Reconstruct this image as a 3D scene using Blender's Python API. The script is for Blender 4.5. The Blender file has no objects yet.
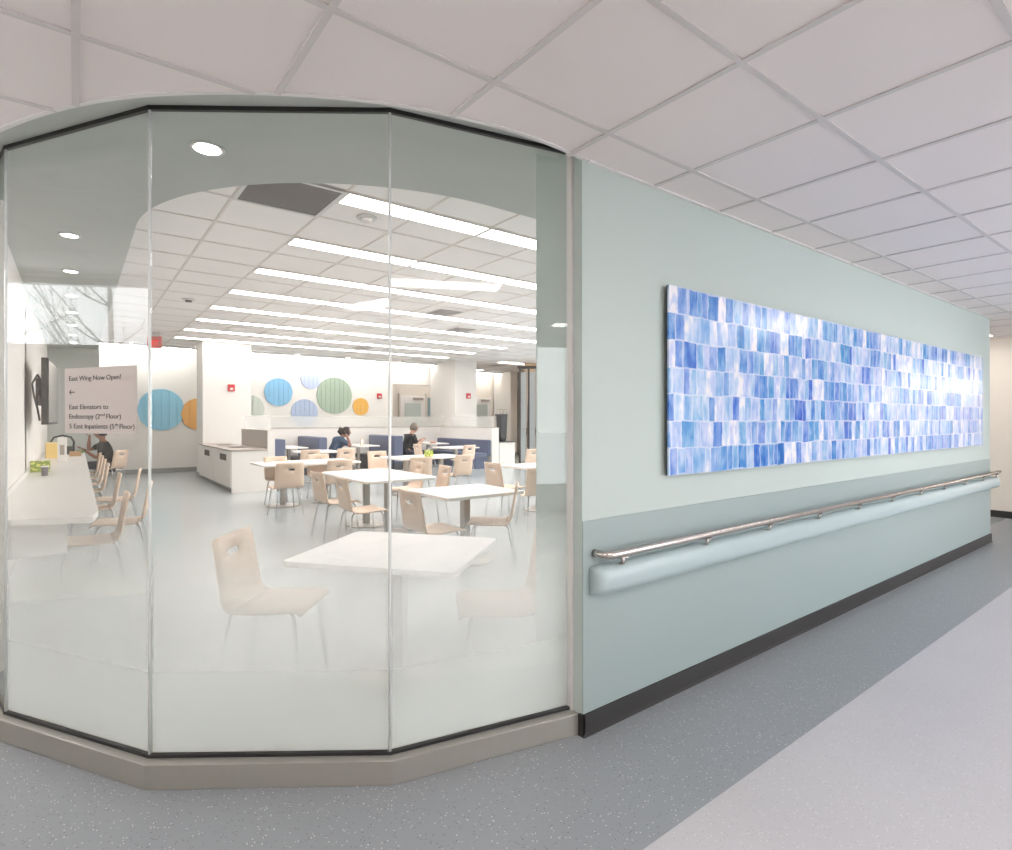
import bpy, bmesh, math, random
from mathutils import Vector, Matrix
random.seed(7)
PI = math.pi
C = bpy.context.scene.collection
sc = bpy.context.scene

# ------------------------------------------------------------------ materials
def lin(c):
    def f(v):
        v /= 255.0
        return v/12.92 if v <= .04045 else ((v+.055)/1.055)**2.4
    return (f(c[0]), f(c[1]), f(c[2]), 1)

def nt(name):
    m = bpy.data.materials.new(name); m.use_nodes = True
    t = m.node_tree; t.nodes.clear()
    o = t.nodes.new('ShaderNodeOutputMaterial')
    return m, t, o

def N(t, typ, **kw):
    n = t.nodes.new(typ)
    for k, v in kw.items():
        if k in n.inputs.keys(): n.inputs[k].default_value = v
        else: setattr(n, k, v)
    return n

def mat(name, rgb, rough=.6, metal=0, noise=0, nscale=8, bump=0, spec=.5):
    m, t, o = nt(name)
    b = N(t, 'ShaderNodeBsdfPrincipled'); b.inputs['Base Color'].default_value = lin(rgb)
    b.inputs['Roughness'].default_value = rough; b.inputs['Metallic'].default_value = metal
    b.inputs['Specular IOR Level'].default_value = spec
    t.links.new(b.outputs[0], o.inputs[0])
    tc = N(t, 'ShaderNodeTexCoord')
    if noise:
        n = N(t, 'ShaderNodeTexNoise'); n.inputs['Scale'].default_value = nscale; n.inputs['Detail'].default_value = 4
        t.links.new(tc.outputs['Object'], n.inputs['Vector'])
        mx = N(t, 'ShaderNodeMix', data_type='RGBA')
        c = lin(rgb)
        mx.inputs[6].default_value = tuple(min(1, v*(1-noise)) for v in c[:3])+(1,)
        mx.inputs[7].default_value = tuple(min(1, v*(1+noise)) for v in c[:3])+(1,)
        t.links.new(n.outputs['Fac'], mx.inputs[0]); t.links.new(mx.outputs[2], b.inputs['Base Color'])
    if bump:
        n2 = N(t, 'ShaderNodeTexNoise'); n2.inputs['Scale'].default_value = 300
        t.links.new(tc.outputs['Object'], n2.inputs['Vector'])
        bp = N(t, 'ShaderNodeBump'); bp.inputs['Strength'].default_value = bump; bp.inputs['Distance'].default_value = .002
        t.links.new(n2.outputs['Fac'], bp.inputs['Height']); t.links.new(bp.outputs[0], b.inputs['Normal'])
    return m

def emit(name, rgb, s):
    m, t, o = nt(name)
    e = N(t, 'ShaderNodeEmission'); e.inputs[0].default_value = lin(rgb); e.inputs[1].default_value = s
    t.links.new(e.outputs[0], o.inputs[0]); return m

def terrazzo(name, rgb, fleck, dark, rough):
    m, t, o = nt(name)
    b = N(t, 'ShaderNodeBsdfPrincipled'); b.inputs['Roughness'].default_value = rough
    b.inputs['Specular IOR Level'].default_value = .5
    t.links.new(b.outputs[0], o.inputs[0])
    tc = N(t, 'ShaderNodeTexCoord')
    v = N(t, 'ShaderNodeTexVoronoi'); v.inputs['Scale'].default_value = 95; v.inputs['Randomness'].default_value = 1
    t.links.new(tc.outputs['Object'], v.inputs['Vector'])
    # flecks: small distance and a random pick of the cells
    lt = N(t, 'ShaderNodeMath', operation='LESS_THAN'); lt.inputs[1].default_value = .26
    t.links.new(v.outputs['Distance'], lt.inputs[0])
    sp = N(t, 'ShaderNodeSeparateColor'); t.links.new(v.outputs['Color'], sp.inputs[0])
    g1 = N(t, 'ShaderNodeMath', operation='GREATER_THAN'); g1.inputs[1].default_value = .8
    g2 = N(t, 'ShaderNodeMath', operation='GREATER_THAN'); g2.inputs[1].default_value = .8
    t.links.new(sp.outputs[0], g1.inputs[0]); t.links.new(sp.outputs[1], g2.inputs[0])
    m1 = N(t, 'ShaderNodeMath', operation='MULTIPLY'); m2 = N(t, 'ShaderNodeMath', operation='MULTIPLY')
    t.links.new(lt.outputs[0], m1.inputs[0]); t.links.new(g1.outputs[0], m1.inputs[1])
    t.links.new(lt.outputs[0], m2.inputs[0]); t.links.new(g2.outputs[0], m2.inputs[1])
    n = N(t, 'ShaderNodeTexNoise'); n.inputs['Scale'].default_value = 1.3; n.inputs['Detail'].default_value = 6
    t.links.new(tc.outputs['Object'], n.inputs['Vector'])
    base = N(t, 'ShaderNodeMix', data_type='RGBA')
    c = lin(rgb)
    base.inputs[6].default_value = tuple(x*.93 for x in c[:3])+(1,); base.inputs[7].default_value = tuple(x*1.07 for x in c[:3])+(1,)
    t.links.new(n.outputs['Fac'], base.inputs[0])
    a = N(t, 'ShaderNodeMix', data_type='RGBA'); a.inputs[7].default_value = lin(fleck)
    t.links.new(m1.outputs[0], a.inputs[0]); t.links.new(base.outputs[2], a.inputs[6])
    d = N(t, 'ShaderNodeMix', data_type='RGBA'); d.inputs[7].default_value = lin(dark)
    t.links.new(m2.outputs[0], d.inputs[0]); t.links.new(a.outputs[2], d.inputs[6])
    t.links.new(d.outputs[2], b.inputs['Base Color'])
    return m

def glass_mat():
    m, t, o = nt('clear_glass')
    tr = N(t, 'ShaderNodeBsdfTransparent'); tr.inputs[0].default_value = (.975, .984, .98, 1)
    g = N(t, 'ShaderNodeBsdfGlossy'); g.inputs['Roughness'].default_value = 0.02
    # Schlick reflectance from the unsigned angle, so that both faces of the pane act as thin glass
    ge = N(t, 'ShaderNodeNewGeometry'); dt = N(t, 'ShaderNodeVectorMath', operation='DOT_PRODUCT')
    t.links.new(ge.outputs['Incoming'], dt.inputs[0]); t.links.new(ge.outputs['Normal'], dt.inputs[1])
    ab = N(t, 'ShaderNodeMath', operation='ABSOLUTE'); t.links.new(dt.outputs['Value'], ab.inputs[0])
    om = N(t, 'ShaderNodeMath', operation='SUBTRACT'); om.inputs[0].default_value = 1; t.links.new(ab.outputs[0], om.inputs[1])
    pw = N(t, 'ShaderNodeMath', operation='POWER'); pw.inputs[1].default_value = 5; t.links.new(om.outputs[0], pw.inputs[0])
    fr = N(t, 'ShaderNodeMath', operation='MULTIPLY_ADD'); fr.inputs[1].default_value = .95; fr.inputs[2].default_value = .034
    t.links.new(pw.outputs[0], fr.inputs[0])
    mx = N(t, 'ShaderNodeMixShader')
    t.links.new(fr.outputs[0], mx.inputs[0]); t.links.new(tr.outputs[0], mx.inputs[1]); t.links.new(g.outputs[0], mx.inputs[2])
    t.links.new(mx.outputs[0], o.inputs[0]); return m

def film_mat():
    # privacy film printed as a gradient: solid white at the bottom, fading out at chest height
    m, t, o = nt('gradient_film')
    tc = N(t, 'ShaderNodeTexCoord'); s = N(t, 'ShaderNodeSeparateXYZ')
    t.links.new(tc.outputs['Object'], s.inputs[0])
    mr = N(t, 'ShaderNodeMapRange'); mr.inputs['From Min'].default_value = 0; mr.inputs['From Max'].default_value = 1.4
    t.links.new(s.outputs['Z'], mr.inputs['Value'])
    cr = N(t, 'ShaderNodeValToRGB'); r = cr.color_ramp
    stops = [(0.1, .93), (.3, .88), (.5, .80), (.7, .73), (.8, .61), (.9, .43), (1.0, .24), (1.1, .07), (1.25, 0.0)]
    r.elements[0].position = stops[0][0]/1.4; r.elements[0].color = (stops[0][1],)*3+(1,)
    r.elements[1].position = stops[-1][0]/1.4; r.elements[1].color = (0, 0, 0, 1)
    stops = [(z, 1-(1-a)**(1/6)) for z, a in stops]
    r.elements[0].color = (stops[0][1],)*3+(1,)
    for z, a in stops[1:-1]:
        e = r.elements.new(z/1.4); e.color = (a, a, a, 1)
    t.links.new(mr.outputs[0], cr.inputs[0])
    tr = N(t, 'ShaderNodeBsdfTransparent')
    df = N(t, 'ShaderNodeBsdfDiffuse'); df.inputs[0].default_value = lin((253, 254, 253))
    tl = N(t, 'ShaderNodeBsdfTranslucent'); tl.inputs[0].default_value = lin((253, 254, 253))
    m1 = N(t, 'ShaderNodeMixShader'); m1.inputs[0].default_value = .5
    t.links.new(df.outputs[0], m1.inputs[1]); t.links.new(tl.outputs[0], m1.inputs[2])
    m2 = N(t, 'ShaderNodeMixShader')
    t.links.new(cr.outputs[0], m2.inputs[0]); t.links.new(tr.outputs[0], m2.inputs[1]); t.links.new(m1.outputs[0], m2.inputs[2])
    t.links.new(m2.outputs[0], o.inputs[0]); return m

def sheet_mat(name, rgb, a):
    m, t, o = nt(name)
    tr = N(t, 'ShaderNodeBsdfTransparent')
    df = N(t, 'ShaderNodeBsdfDiffuse'); df.inputs[0].default_value = lin(rgb)
    tl = N(t, 'ShaderNodeBsdfTranslucent'); tl.inputs[0].default_value = lin(rgb)
    m1 = N(t, 'ShaderNodeMixShader'); m1.inputs[0].default_value = .5
    t.links.new(df.outputs[0], m1.inputs[1]); t.links.new(tl.outputs[0], m1.inputs[2])
    m2 = N(t, 'ShaderNodeMixShader'); m2.inputs[0].default_value = a
    t.links.new(tr.outputs[0], m2.inputs[1]); t.links.new(m1.outputs[0], m2.inputs[2])
    t.links.new(m2.outputs[0], o.inputs[0]); return m

def art_mat():
    m, t, o = nt('watercolour_panel')
    b = N(t, 'ShaderNodeBsdfPrincipled'); b.inputs['Roughness'].default_value = .22
    b.inputs['Specular IOR Level'].default_value = .6
    b.inputs['Coat Weight'].default_value = .1; b.inputs['Coat Roughness'].default_value = .12
    t.links.new(b.outputs[0], o.inputs[0])
    tc = N(t, 'ShaderNodeTexCoord'); s = N(t, 'ShaderNodeSeparateXYZ'); t.links.new(tc.outputs['Object'], s.inputs[0])
    def M(op, a, b_=None, c=None):
        n = N(t, 'ShaderNodeMath', operation=op)
        for i, x in enumerate((a, b_, c)):
            if x is None: continue
            if isinstance(x, (int, float)): n.inputs[i].default_value = x
            else: t.links.new(x, n.inputs[i])
        return n.outputs[0]
    def noise2(x, y, scale, detail=2, z=None):
        cb = N(t, 'ShaderNodeCombineXYZ'); 
        for i, q in enumerate((x, y, z)):
            if q is None: continue
            if isinstance(q, (int, float)): cb.inputs[i].default_value = q
            else: t.links.new(q, cb.inputs[i])
        n = N(t, 'ShaderNodeTexNoise'); n.inputs['Scale'].default_value = scale; n.inputs['Detail'].default_value = detail
        t.links.new(cb.outputs[0], n.inputs['Vector']); return n
    # wobble of the hand-painted edges
    w = noise2(s.outputs['X'], s.outputs['Z'], 14, 3)
    ws = N(t, 'ShaderNodeSeparateColor'); t.links.new(w.outputs['Color'], ws.inputs[0])
    X = M('ADD', s.outputs['X'], M('MULTIPLY', M('SUBTRACT', ws.outputs[0], .5), .022))
    w2 = noise2(s.outputs['X'], 0.0, 3.7, 2)
    Z = M('ADD', M('ADD', s.outputs['Z'], M('MULTIPLY', M('SUBTRACT', ws.outputs[1], .5), .012)), M('MULTIPLY', M('SUBTRACT', w2.outputs['Fac'], .5), .035))
    v = M('DIVIDE', Z, .1457); row = M('FLOOR', v)
    wn = N(t, 'ShaderNodeTexWhiteNoise', noise_dimensions='1D'); t.links.new(row, wn.inputs['W'])
    u0 = M('ADD', M('DIVIDE', X, .078), M('MULTIPLY', wn.outputs['Value'], 17.3))
    cw = noise2(u0, M('MULTIPLY', row, 7.7), .45, 1)
    u = M('ADD', u0, M('MULTIPLY', cw.outputs['Fac'], 2.0)); cell = M('FLOOR', u)
    cb = N(t, 'ShaderNodeCombineXYZ'); t.links.new(cell, cb.inputs[0]); t.links.new(row, cb.inputs[1])
    wc = N(t, 'ShaderNodeTexWhiteNoise', noise_dimensions='3D'); t.links.new(cb.outputs[0], wc.inputs['Vector'])
    # bleeding of the pigment inside each patch
    bl = noise2(M('MULTIPLY', X, 2.2), Z, 9, 5, M('MULTIPLY', cell, 3.3))
    val = M('ADD', M('MULTIPLY', wc.outputs['Value'], .72), M('MULTIPLY', M('SUBTRACT', bl.outputs['Fac'], .5), 1.15))
    val = M('ADD', M('ADD', val, .16), M('MULTIPLY', M('SUBTRACT', .5, s.outputs['Z']), .16))
    cr = N(t, 'ShaderNodeValToRGB'); r = cr.color_ramp
    cols = [(0.0, (244, 240, 244)), (.13, (238, 236, 243)), (.21, (206, 214, 240)), (.42, (166, 188, 230)),
            (.58, (134, 166, 222)), (.72, (104, 146, 214)), (.86, (64, 118, 204)), (1.0, (36, 92, 190))]
    r.elements[0].position = 0; r.elements[0].color = lin(cols[0][1]); r.elements[1].position = 1; r.elements[1].color = lin(cols[-1][1])
    for p, c in cols[1:-1]:
        e = r.elements.new(p); e.color = lin(c)
    t.links.new(val, cr.inputs[0])
    # hue shift per patch towards periwinkle or cyan
    sp = N(t, 'ShaderNodeSeparateColor'); t.links.new(wc.outputs['Color'], sp.inputs[0])
    hs = N(t, 'ShaderNodeHueSaturation'); t.links.new(cr.outputs[0], hs.inputs['Color'])
    t.links.new(M('ADD', .475, M('MULTIPLY', sp.outputs[1], .035)), hs.inputs['Hue'])
    # pale gaps between patches
    fu = M('FRACT', u); fv = M('FRACT', v)
    e1 = M('MINIMUM', fu, M('SUBTRACT', 1.0, fu)); e2 = M('MULTIPLY', M('MINIMUM', fv, M('SUBTRACT', 1.0, fv)), 1.7)
    ed = M('MINIMUM', e1, e2)
    th = M('MULTIPLY', M('ADD', sp.outputs[2], .25), .075)
    edge = M('LESS_THAN', ed, th)
    mx = N(t, 'ShaderNodeMix', data_type='RGBA'); mx.inputs[7].default_value = lin((232, 234, 244))
    t.links.new(M('MULTIPLY', edge, .5), mx.inputs[0]); t.links.new(hs.outputs[0], mx.inputs[6])
    # a few rusty drops
    rs = noise2(s.outputs['X'], s.outputs['Z'], 5.1, 3, 4.0)
    rf = M('MULTIPLY', M('GREATER_THAN', rs.outputs['Fac'], .775), .6)
    m3 = N(t, 'ShaderNodeMix', data_type='RGBA'); m3.inputs[7].default_value = lin((190, 110, 90))
    t.links.new(rf, m3.inputs[0]); t.links.new(mx.outputs[2], m3.inputs[6])
    t.links.new(m3.outputs[2], b.inputs['Base Color'])
    return m

def wood_mat(name, rgb, rough=.45):
    m, t, o = nt(name)
    b = N(t, 'ShaderNodeBsdfPrincipled'); b.inputs['Roughness'].default_value = rough
    t.links.new(b.outputs[0], o.inputs[0])
    tc = N(t, 'ShaderNodeTexCoord'); mp = N(t, 'ShaderNodeMapping'); mp.inputs['Scale'].default_value = (2, 30, 3)
    t.links.new(tc.outputs['Object'], mp.inputs[0])
    n = N(t, 'ShaderNodeTexNoise'); n.inputs['Scale'].default_value = 2.5; n.inputs['Detail'].default_value = 5
    t.links.new(mp.outputs[0], n.inputs['Vector'])
    mx = N(t, 'ShaderNodeMix', data_type='RGBA'); c = lin(rgb)
    mx.inputs[6].default_value = tuple(x*.9 for x in c[:3])+(1,); mx.inputs[7].default_value = tuple(min(1, x*1.08) for x in c[:3])+(1,)
    t.links.new(n.outputs['Fac'], mx.inputs[0]); t.links.new(mx.outputs[2], b.inputs['Base Color'])
    return m

M_teal = mat('teal_paint', (190, 201, 196), .5, noise=.02, nscale=1.5, spec=.3)
M_wains = mat('teal_wall_protection', (155, 169, 168), .38, bump=.05, spec=.5)
M_guard = mat('teal_bumper', (174, 190, 192), .35, spec=.5)
M_soffit = mat('teal_soffit_paint', (186, 191, 187), .55, noise=.02, nscale=1)
M_white = mat('white_paint', (238, 234, 229), .6, noise=.015, nscale=2)
M_cream = mat('cream_paint', (228, 219, 208), .6, noise=.02, nscale=2)
M_tile = mat('ceiling_tile', (236, 228, 226), .85, noise=.015, nscale=3, bump=.12)
M_dtile = mat('dining_ceiling_tile', (250, 246, 244), .85, noise=.015, nscale=3)
M_dbar = mat('dining_grid_metal', (232, 224, 219), .5)
M_tbar = mat('ceiling_grid_metal', (212, 206, 204), .5)
M_trimw = mat('white_trim', (225, 222, 220), .4)
M_darkbase = mat('charcoal_rubber_base', (48, 46, 46), .45)
M_greybase = mat('grey_rubber_base', (150, 150, 150), .5)
M_kerb = mat('brushed_kerb_metal', (165, 162, 155), .38, .35, noise=.03, nscale=30)
M_gasket = mat('black_gasket', (34, 34, 34), .5)
M_seal = mat('clear_silicone', (244, 246, 244), .15, spec=.9)
M_steel = mat('brushed_steel', (205, 198, 192), .25, 1)
M_chrome = mat('chrome_tube', (190, 190, 192), .2, 1)
M_floor = terrazzo('dark_speckled_sheet_floor', (147, 151, 155), (216, 214, 210), (112, 112, 116), .36)
M_lane = terrazzo('light_speckled_sheet_floor', (193, 191, 194), (220, 218, 218), (172, 168, 170), .4)
M_dfloor = mat('pale_blue_grey_dining_floor', (184, 190, 191), .22, noise=.03, nscale=2, spec=.6)
M_glass = glass_mat()
M_film = film_mat()
M_screen = sheet_mat('frosted_screen', (250, 250, 247), .3)
M_sheet = sheet_mat('translucent_sign_sheet', (226, 218, 214), .86)
M_ink = mat('dark_ink', (40, 38, 40), .6)
M_art = art_mat()
M_artedge = mat('dark_panel_edge', (58, 66, 78), .4)
M_maple = wood_mat('pale_maple_ply', (236, 211, 190))
M_table = mat('white_laminate', (244, 240, 236), .3, spec=.5)
M_tedge = mat('laminate_edge', (214, 208, 202), .4)
M_slot = mat('dark_slot_lining', (74, 58, 50), .6)
M_blue = mat('blue_vinyl', (92, 101, 126), .5, noise=.05, nscale=10)
M_char = mat('charcoal_vinyl', (66, 68, 76), .5)
M_skin = mat('skin_brown', (150, 104, 84), .5, noise=.05)
M_skin2 = mat('skin_fair', (206, 160, 138), .5, noise=.05)
M_black = mat('black_cloth', (34, 35, 40), .85)
M_navy = mat('navy_teal_cloth', (44, 66, 92), .8)
M_dark = mat('dark_trousers', (38, 42, 56), .85)
M_hair = mat('black_hair', (36, 28, 28), .7)
M_hairg = mat('grey_hair', (120, 108, 100), .8)
M_blackp = mat('black_plastic', (38, 40, 44), .4)
M_tv = mat('tv_screen_glass', (60, 68, 78), .08, spec=.9)
M_lapt = mat('taupe_laminate', (176, 166, 158), .45)
M_red = mat('red_plastic', (206, 54, 62), .4)
M_frost = mat('door_lite', (196, 205, 200), .25)
M_alu = mat('aluminium_frame', (176, 170, 164), .35, .8)
M_bronze = mat('dark_bronze_frame', (70, 62, 58), .4, .3)
M_fgl = mat('reflective_door_glass', (186, 190, 192), .1, spec=.8)
M_warm = wood_mat('warm_wood_panel', (196, 160, 120))
M_brown = mat('red_brown_cloth', (110, 62, 48), .8)
M_bark = mat('tree_bark', (138, 132, 126), .9, noise=.1)
M_ground = mat('light_bounce_ground', (235, 236, 240), .95, noise=.05, nscale=.7)  # snow added as a pale reflector, bounces daylight up to the ceilings
M_vent = mat('dark_vent_metal', (122, 116, 114), .6)
M_lamp = emit('lamp_diffuser', (255, 248, 245), 12)
M_lampf = emit('far_corridor_lamp_diffuser', (255, 250, 246), 60)
M_lampc = emit('corridor_lamp_diffuser', (255, 250, 246), 37)
M_lampd = emit('dimmed_corridor_lamp_diffuser', (255, 250, 246), 15)
M_down = emit('downlight_lens', (255, 252, 250), 60)
M_downs = emit('small_downlight_lens', (255, 252, 250), 9)
M_wash = emit('wall_washer_lens', (255, 252, 248), 40)
M_exit = emit('exit_letters', (255, 60, 60), 1.3)
M_exitp = mat('exit_panel', (240, 150, 145), .3)

# ------------------------------------------------------------------ mesh helpers
def obj(name, bm, m, parent=None, smooth=False, mods=None, local=None):
    me = bpy.data.meshes.new(name); bm.normal_update(); bm.to_mesh(me); bm.free()
    ms = m if isinstance(m, (list, tuple)) else [m]
    for x in ms: me.materials.append(x)
    if smooth:
        for p in me.polygons: p.use_smooth = True
    o = bpy.data.objects.new(name, me); C.objects.link(o)
    if parent: o.parent = parent
    if local: o.location = local
    return o

def box(bm, x0, x1, y0, y1, z0, z1, mi=0, bev=0):
    vs = [bm.verts.new(p) for p in ((x0,y0,z0),(x1,y0,z0),(x1,y1,z0),(x0,y1,z0),(x0,y0,z1),(x1,y0,z1),(x1,y1,z1),(x0,y1,z1))]
    fs = [bm.faces.new([vs[i] for i in q]) for q in ((3,2,1,0),(4,5,6,7),(0,1,5,4),(1,2,6,5),(2,3,7,6),(3,0,4,7))]
    for f in fs: f.material_index = mi
    if bev:
        es = list({e for f in fs for e in f.edges})
        r = bmesh.ops.bevel(bm, geom=es, offset=bev, segments=2, affect='EDGES', profile=.5)
        for f in r['faces']: f.material_index = mi
    return vs

def strip(bm, o_, i_, z0, z1):
    cs = [[bm.verts.new((x_, y_, z_)) for (x_, y_), z_ in ((p, z0), (q, z0), (q, z1), (p, z1))] for p, q in zip(o_, i_)]
    for a_, b_ in zip(cs, cs[1:]):
        for k_ in range(4): bm.faces.new((a_[k_], a_[(k_+1) % 4], b_[(k_+1) % 4], b_[k_]))
    bm.faces.new(cs[0]); bm.faces.new(cs[-1][::-1]); bmesh.ops.recalc_face_normals(bm, faces=bm.faces)

def BX(*a, **k):
    bm = bmesh.new(); box(bm, *a, **k); return bm

def prism(bm, pts, z0, z1, mi=0):
    """vertical prism over a polygon (counter-clockwise or not)"""
    a = sum(pts[i][0]*pts[(i+1) % len(pts)][1]-pts[(i+1) % len(pts)][0]*pts[i][1] for i in range(len(pts)))
    if a < 0: pts = pts[::-1]
    lo = [bm.verts.new((p[0], p[1], z0)) for p in pts]; hi = [bm.verts.new((p[0], p[1], z1)) for p in pts]
    n = len(pts)
    f1 = bm.faces.new(lo[::-1]); f2 = bm.faces.new(hi)
    for i in range(n): bm.faces.new((lo[i], lo[(i+1) % n], hi[(i+1) % n], hi[i])).material_index = mi
    bm.normal_update(); bmesh.ops.triangulate(bm, faces=[f1, f2], ngon_method='EAR_CLIP')

def tube(bm, pts, r, seg=8, cap=True):
    pts = [Vector(p) for p in pts]; rs = r if isinstance(r, (list, tuple)) else [r]*len(pts)
    rings = []; up = Vector((0, 0, 1))
    t0 = (pts[1]-pts[0]).normalized()
    nrm = t0.orthogonal().normalized()
    for i, p in enumerate(pts):
        if i == 0: t = (pts[1]-p)
        elif i == len(pts)-1: t = p-pts[i-1]
        else: t = (pts[i+1]-p).normalized()+(p-pts[i-1]).normalized()
        t.normalize()
        nrm = (nrm-t*nrm.dot(t)).normalized(); bn = t.cross(nrm)
        rings.append([bm.verts.new(p+(nrm*math.cos(2*PI*k/seg)+bn*math.sin(2*PI*k/seg))*rs[i]) for k in range(seg)])
    for a, b in zip(rings, rings[1:]):
        for k in range(seg):
            f = bm.faces.new((a[k], a[(k+1) % seg], b[(k+1) % seg], b[k])); f.smooth = True
    if cap:
        bm.faces.new(rings[0][::-1]); bm.faces.new(rings[-1])

def lathe(bm, prof, seg=24, cx=0, cy=0):
    rings = []
    for r, z in prof:
        rings.append([bm.verts.new((cx+r*math.cos(2*PI*k/seg), cy+r*math.sin(2*PI*k/seg), z)) for k in range(seg)])
    for a, b in zip(rings, rings[1:]):
        for k in range(seg):
            f = bm.faces.new((a[k], a[(k+1) % seg], b[(k+1) % seg], b[k])); f.smooth = True
    bm.faces.new(rings[0][::-1]); bm.faces.new(rings[-1])

def setp(o, label=None, cat=None, group=None, kind=None):
    if label: o['label'] = label
    if cat: o['category'] = cat
    if group: o['group'] = group
    if kind: o['kind'] = kind
    return o

def thing(name, label, cat, loc=(0,0,0), rz=0, group=None):
    o = bpy.data.objects.new(name, None); C.objects.link(o); o.empty_display_size = .1
    o.location = loc; o.rotation_euler = (0, 0, rz)
    return setp(o, label, cat, group)

def struct(name, bm, m, parent=None):
    o = obj(name, bm, m, parent)
    if not parent: o['kind'] = 'structure'
    return o

def kids(o): return [c for c in bpy.data.objects if c.parent == o]
_tree = {}
def dup(root, loc, rz, label, group=None):
    if root.name not in _tree:
        _tree[root.name] = [(c, kids(c)) for c in kids(root)]
    r = root.copy(); C.objects.link(r); r.location = loc; r.rotation_euler = (0, 0, rz); r['label'] = label
    if group: r['group'] = group
    for c, gs in _tree[root.name]:
        d = c.copy(); C.objects.link(d); d.parent = r
        for g in gs:
            e = g.copy(); C.objects.link(e); e.parent = d
    return r

def bevel_mod(o, w=.004, s=2):
    m = o.modifiers.new('bevel', 'BEVEL'); m.width = w; m.segments = s; m.limit_method = 'ANGLE'; return o

# ------------------------------------------------------------------ camera (level, eye height 1.5 m)
yaw = math.atan2(.795, .606)-PI/2
cam_d = bpy.data.cameras.new('camera'); cam = bpy.data.objects.new('camera', cam_d); C.objects.link(cam)
cam.location = (0, 0, 1.5); cam.rotation_euler = (PI/2, 0, yaw)
cam_d.sensor_width = 36; cam_d.lens = 565/1012*36; cam_d.shift_y = -6/1012
cam_d.clip_start = .05; cam_d.clip_end = 200
sc.camera = cam

# ------------------------------------------------------------------ key geometry
K = [(-.47, 4.47), (-.28, 3.52), (.222, 2.70), (1.03, 2.12), (1.909, 1.925)]      # kerb front
G = [(-.435, 4.47), (-.262, 3.575), (.245, 2.755), (1.045, 2.172), (1.909, 1.985)] # glass line
WX0, WY0, WY1, WX1 = 1.909, 1.91, 2.245, 8.9
ZC = 2.73          # corridor ceiling
ZS = 3.10          # dining soffit
ZD = 3.50          # dining ceiling
T = .775           # dining ceiling module
def arc(cx, cy, r, a0, a1, n):
    return [(cx+r*math.cos(math.radians(a0+(a1-a0)*i/n)), cy+r*math.sin(math.radians(a0+(a1-a0)*i/n))) for i in range(n+1)]
RK = [(170, 2.49), (209, 2.50), (228, 2.56), (248, 2.587), (259, 2.572), (271, 2.524)]
def redge(th):
    for (a, ra), (b, rb) in zip(RK, RK[1:]):
        if a <= th <= b:
            u = (th-a)/(b-a); u = u*u*(3-2*u)*.35+u*.65; return ra+(rb-ra)*u
    return 2.524 if th > 271 else 2.49
def earc(off, a0=180, a1=270, n=48):
    out = []
    for i in range(n+1):
        th = a0+(a1-a0)*i/n; r = redge(th)+off; out.append((1.93+r*math.cos(math.radians(th)), 4.43+r*math.sin(math.radians(th))))
    return out
def shifted(line, d):
    """offset a polyline to its left by d"""
    out = []
    for i, p in enumerate(line):
        ds = []
        if i > 0: ds.append(Vector((p[0]-line[i-1][0], p[1]-line[i-1][1])).normalized())
        if i < len(line)-1: ds.append(Vector((line[i+1][0]-p[0], line[i+1][1]-p[1])).normalized())
        t = sum(ds, Vector((0, 0))).normalized(); n = Vector((-t.y, t.x)); k = d/max(.3, n.dot(Vector((-ds[0].y, ds[0].x))))
        out.append((p[0]+n.x*k, p[1]+n.y*k))
    return out

# ------------------------------------------------------------------ floors
bm = bmesh.new(); box(bm, -2.6, 31, -3.7, 9.2, -.1, 0); struct('floor', bm, M_floor)
bm = bmesh.new(); box(bm, -2.5, 31, -2.6, 1.275, -.005, .0012); struct('floor.001', bm, M_lane)
bm = bmesh.new()
prism(bm, [(-.5, 22), (-.5, 4.47)]+shifted(K, .03)[:-1]+[(1.94, 1.97), (1.94, 2.2), (15.3, 2.2), (15.3, 22)], -.09, .002)
struct('floor.002', bm, M_dfloor)

# ------------------------------------------------------------------ corridor ceiling with curved edge
edge = earc(0)     # (-.6,4.43) -> (1.93,1.90)
bm = bmesh.new()
prism(bm, edge+[(8.95, 1.91), (8.95, 3.3), (11.2, 3.3), (11.2, 1.91), (31, 1.91), (31, -3.7), (-2.6, -3.7), (-2.6, 9.2), (-.6, 9.2)], ZC, ZC+.03)
cl = struct('ceiling', bm, M_tile)
bm = bmesh.new()
def inside(x, y):
    if y <= 1.91: return True
    if x >= 8.95: return x <= 11.2 and y <= 3.3
    if x <= -.6: return True
    if x < 1.93 and y < 4.43: return math.hypot(x-1.93, y-4.43) > redge(math.degrees(math.atan2(y-4.43, x-1.93)) % 360)+.002
    return False
def runs(fix, a, b, vert, step=.01):
    s = None; v = a; out = []
    while v <= b:
        ok = inside(fix, v) if vert else inside(v, fix)
        if ok and s is None: s = v
        if (not ok or v+step > b) and s is not None:
            out.append((s, v)); s = None
        v += step
    return out
P6 = .607
x = 1.822-8*P6+P6
xs = [1.822+P6*k for k in range(-7, 48)]; ys = [1.055+P6*k for k in range(-7, 13)]
h = .012
for x in xs:
    if x < -2.5 or x > 30.9: continue
    for a, b in runs(x, -3.7, 9.1, True):
        box(bm, x-h, x+h, a, b, ZC-.006, ZC+.001)
for y in ys:
    for a, b in runs(y, -2.55, 30.9, False):
        box(bm, a, b, y-h, y+h, ZC-.0055, ZC+.001)
struct('ceiling_grid', bm, M_tbar, cl)
# white edge angle following the curve and the wall
bm = bmesh.new()
strip(bm, earc(.012), earc(-.008), ZC-.005, ZC+.0305)
struct('trim_1', bm, M_trimw)
bm = bmesh.new(); box(bm, 1.94, WX1+.02, 1.888, 1.912, ZC-.008, ZC+.002); struct('trim_2', bm, M_trimw)

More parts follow.
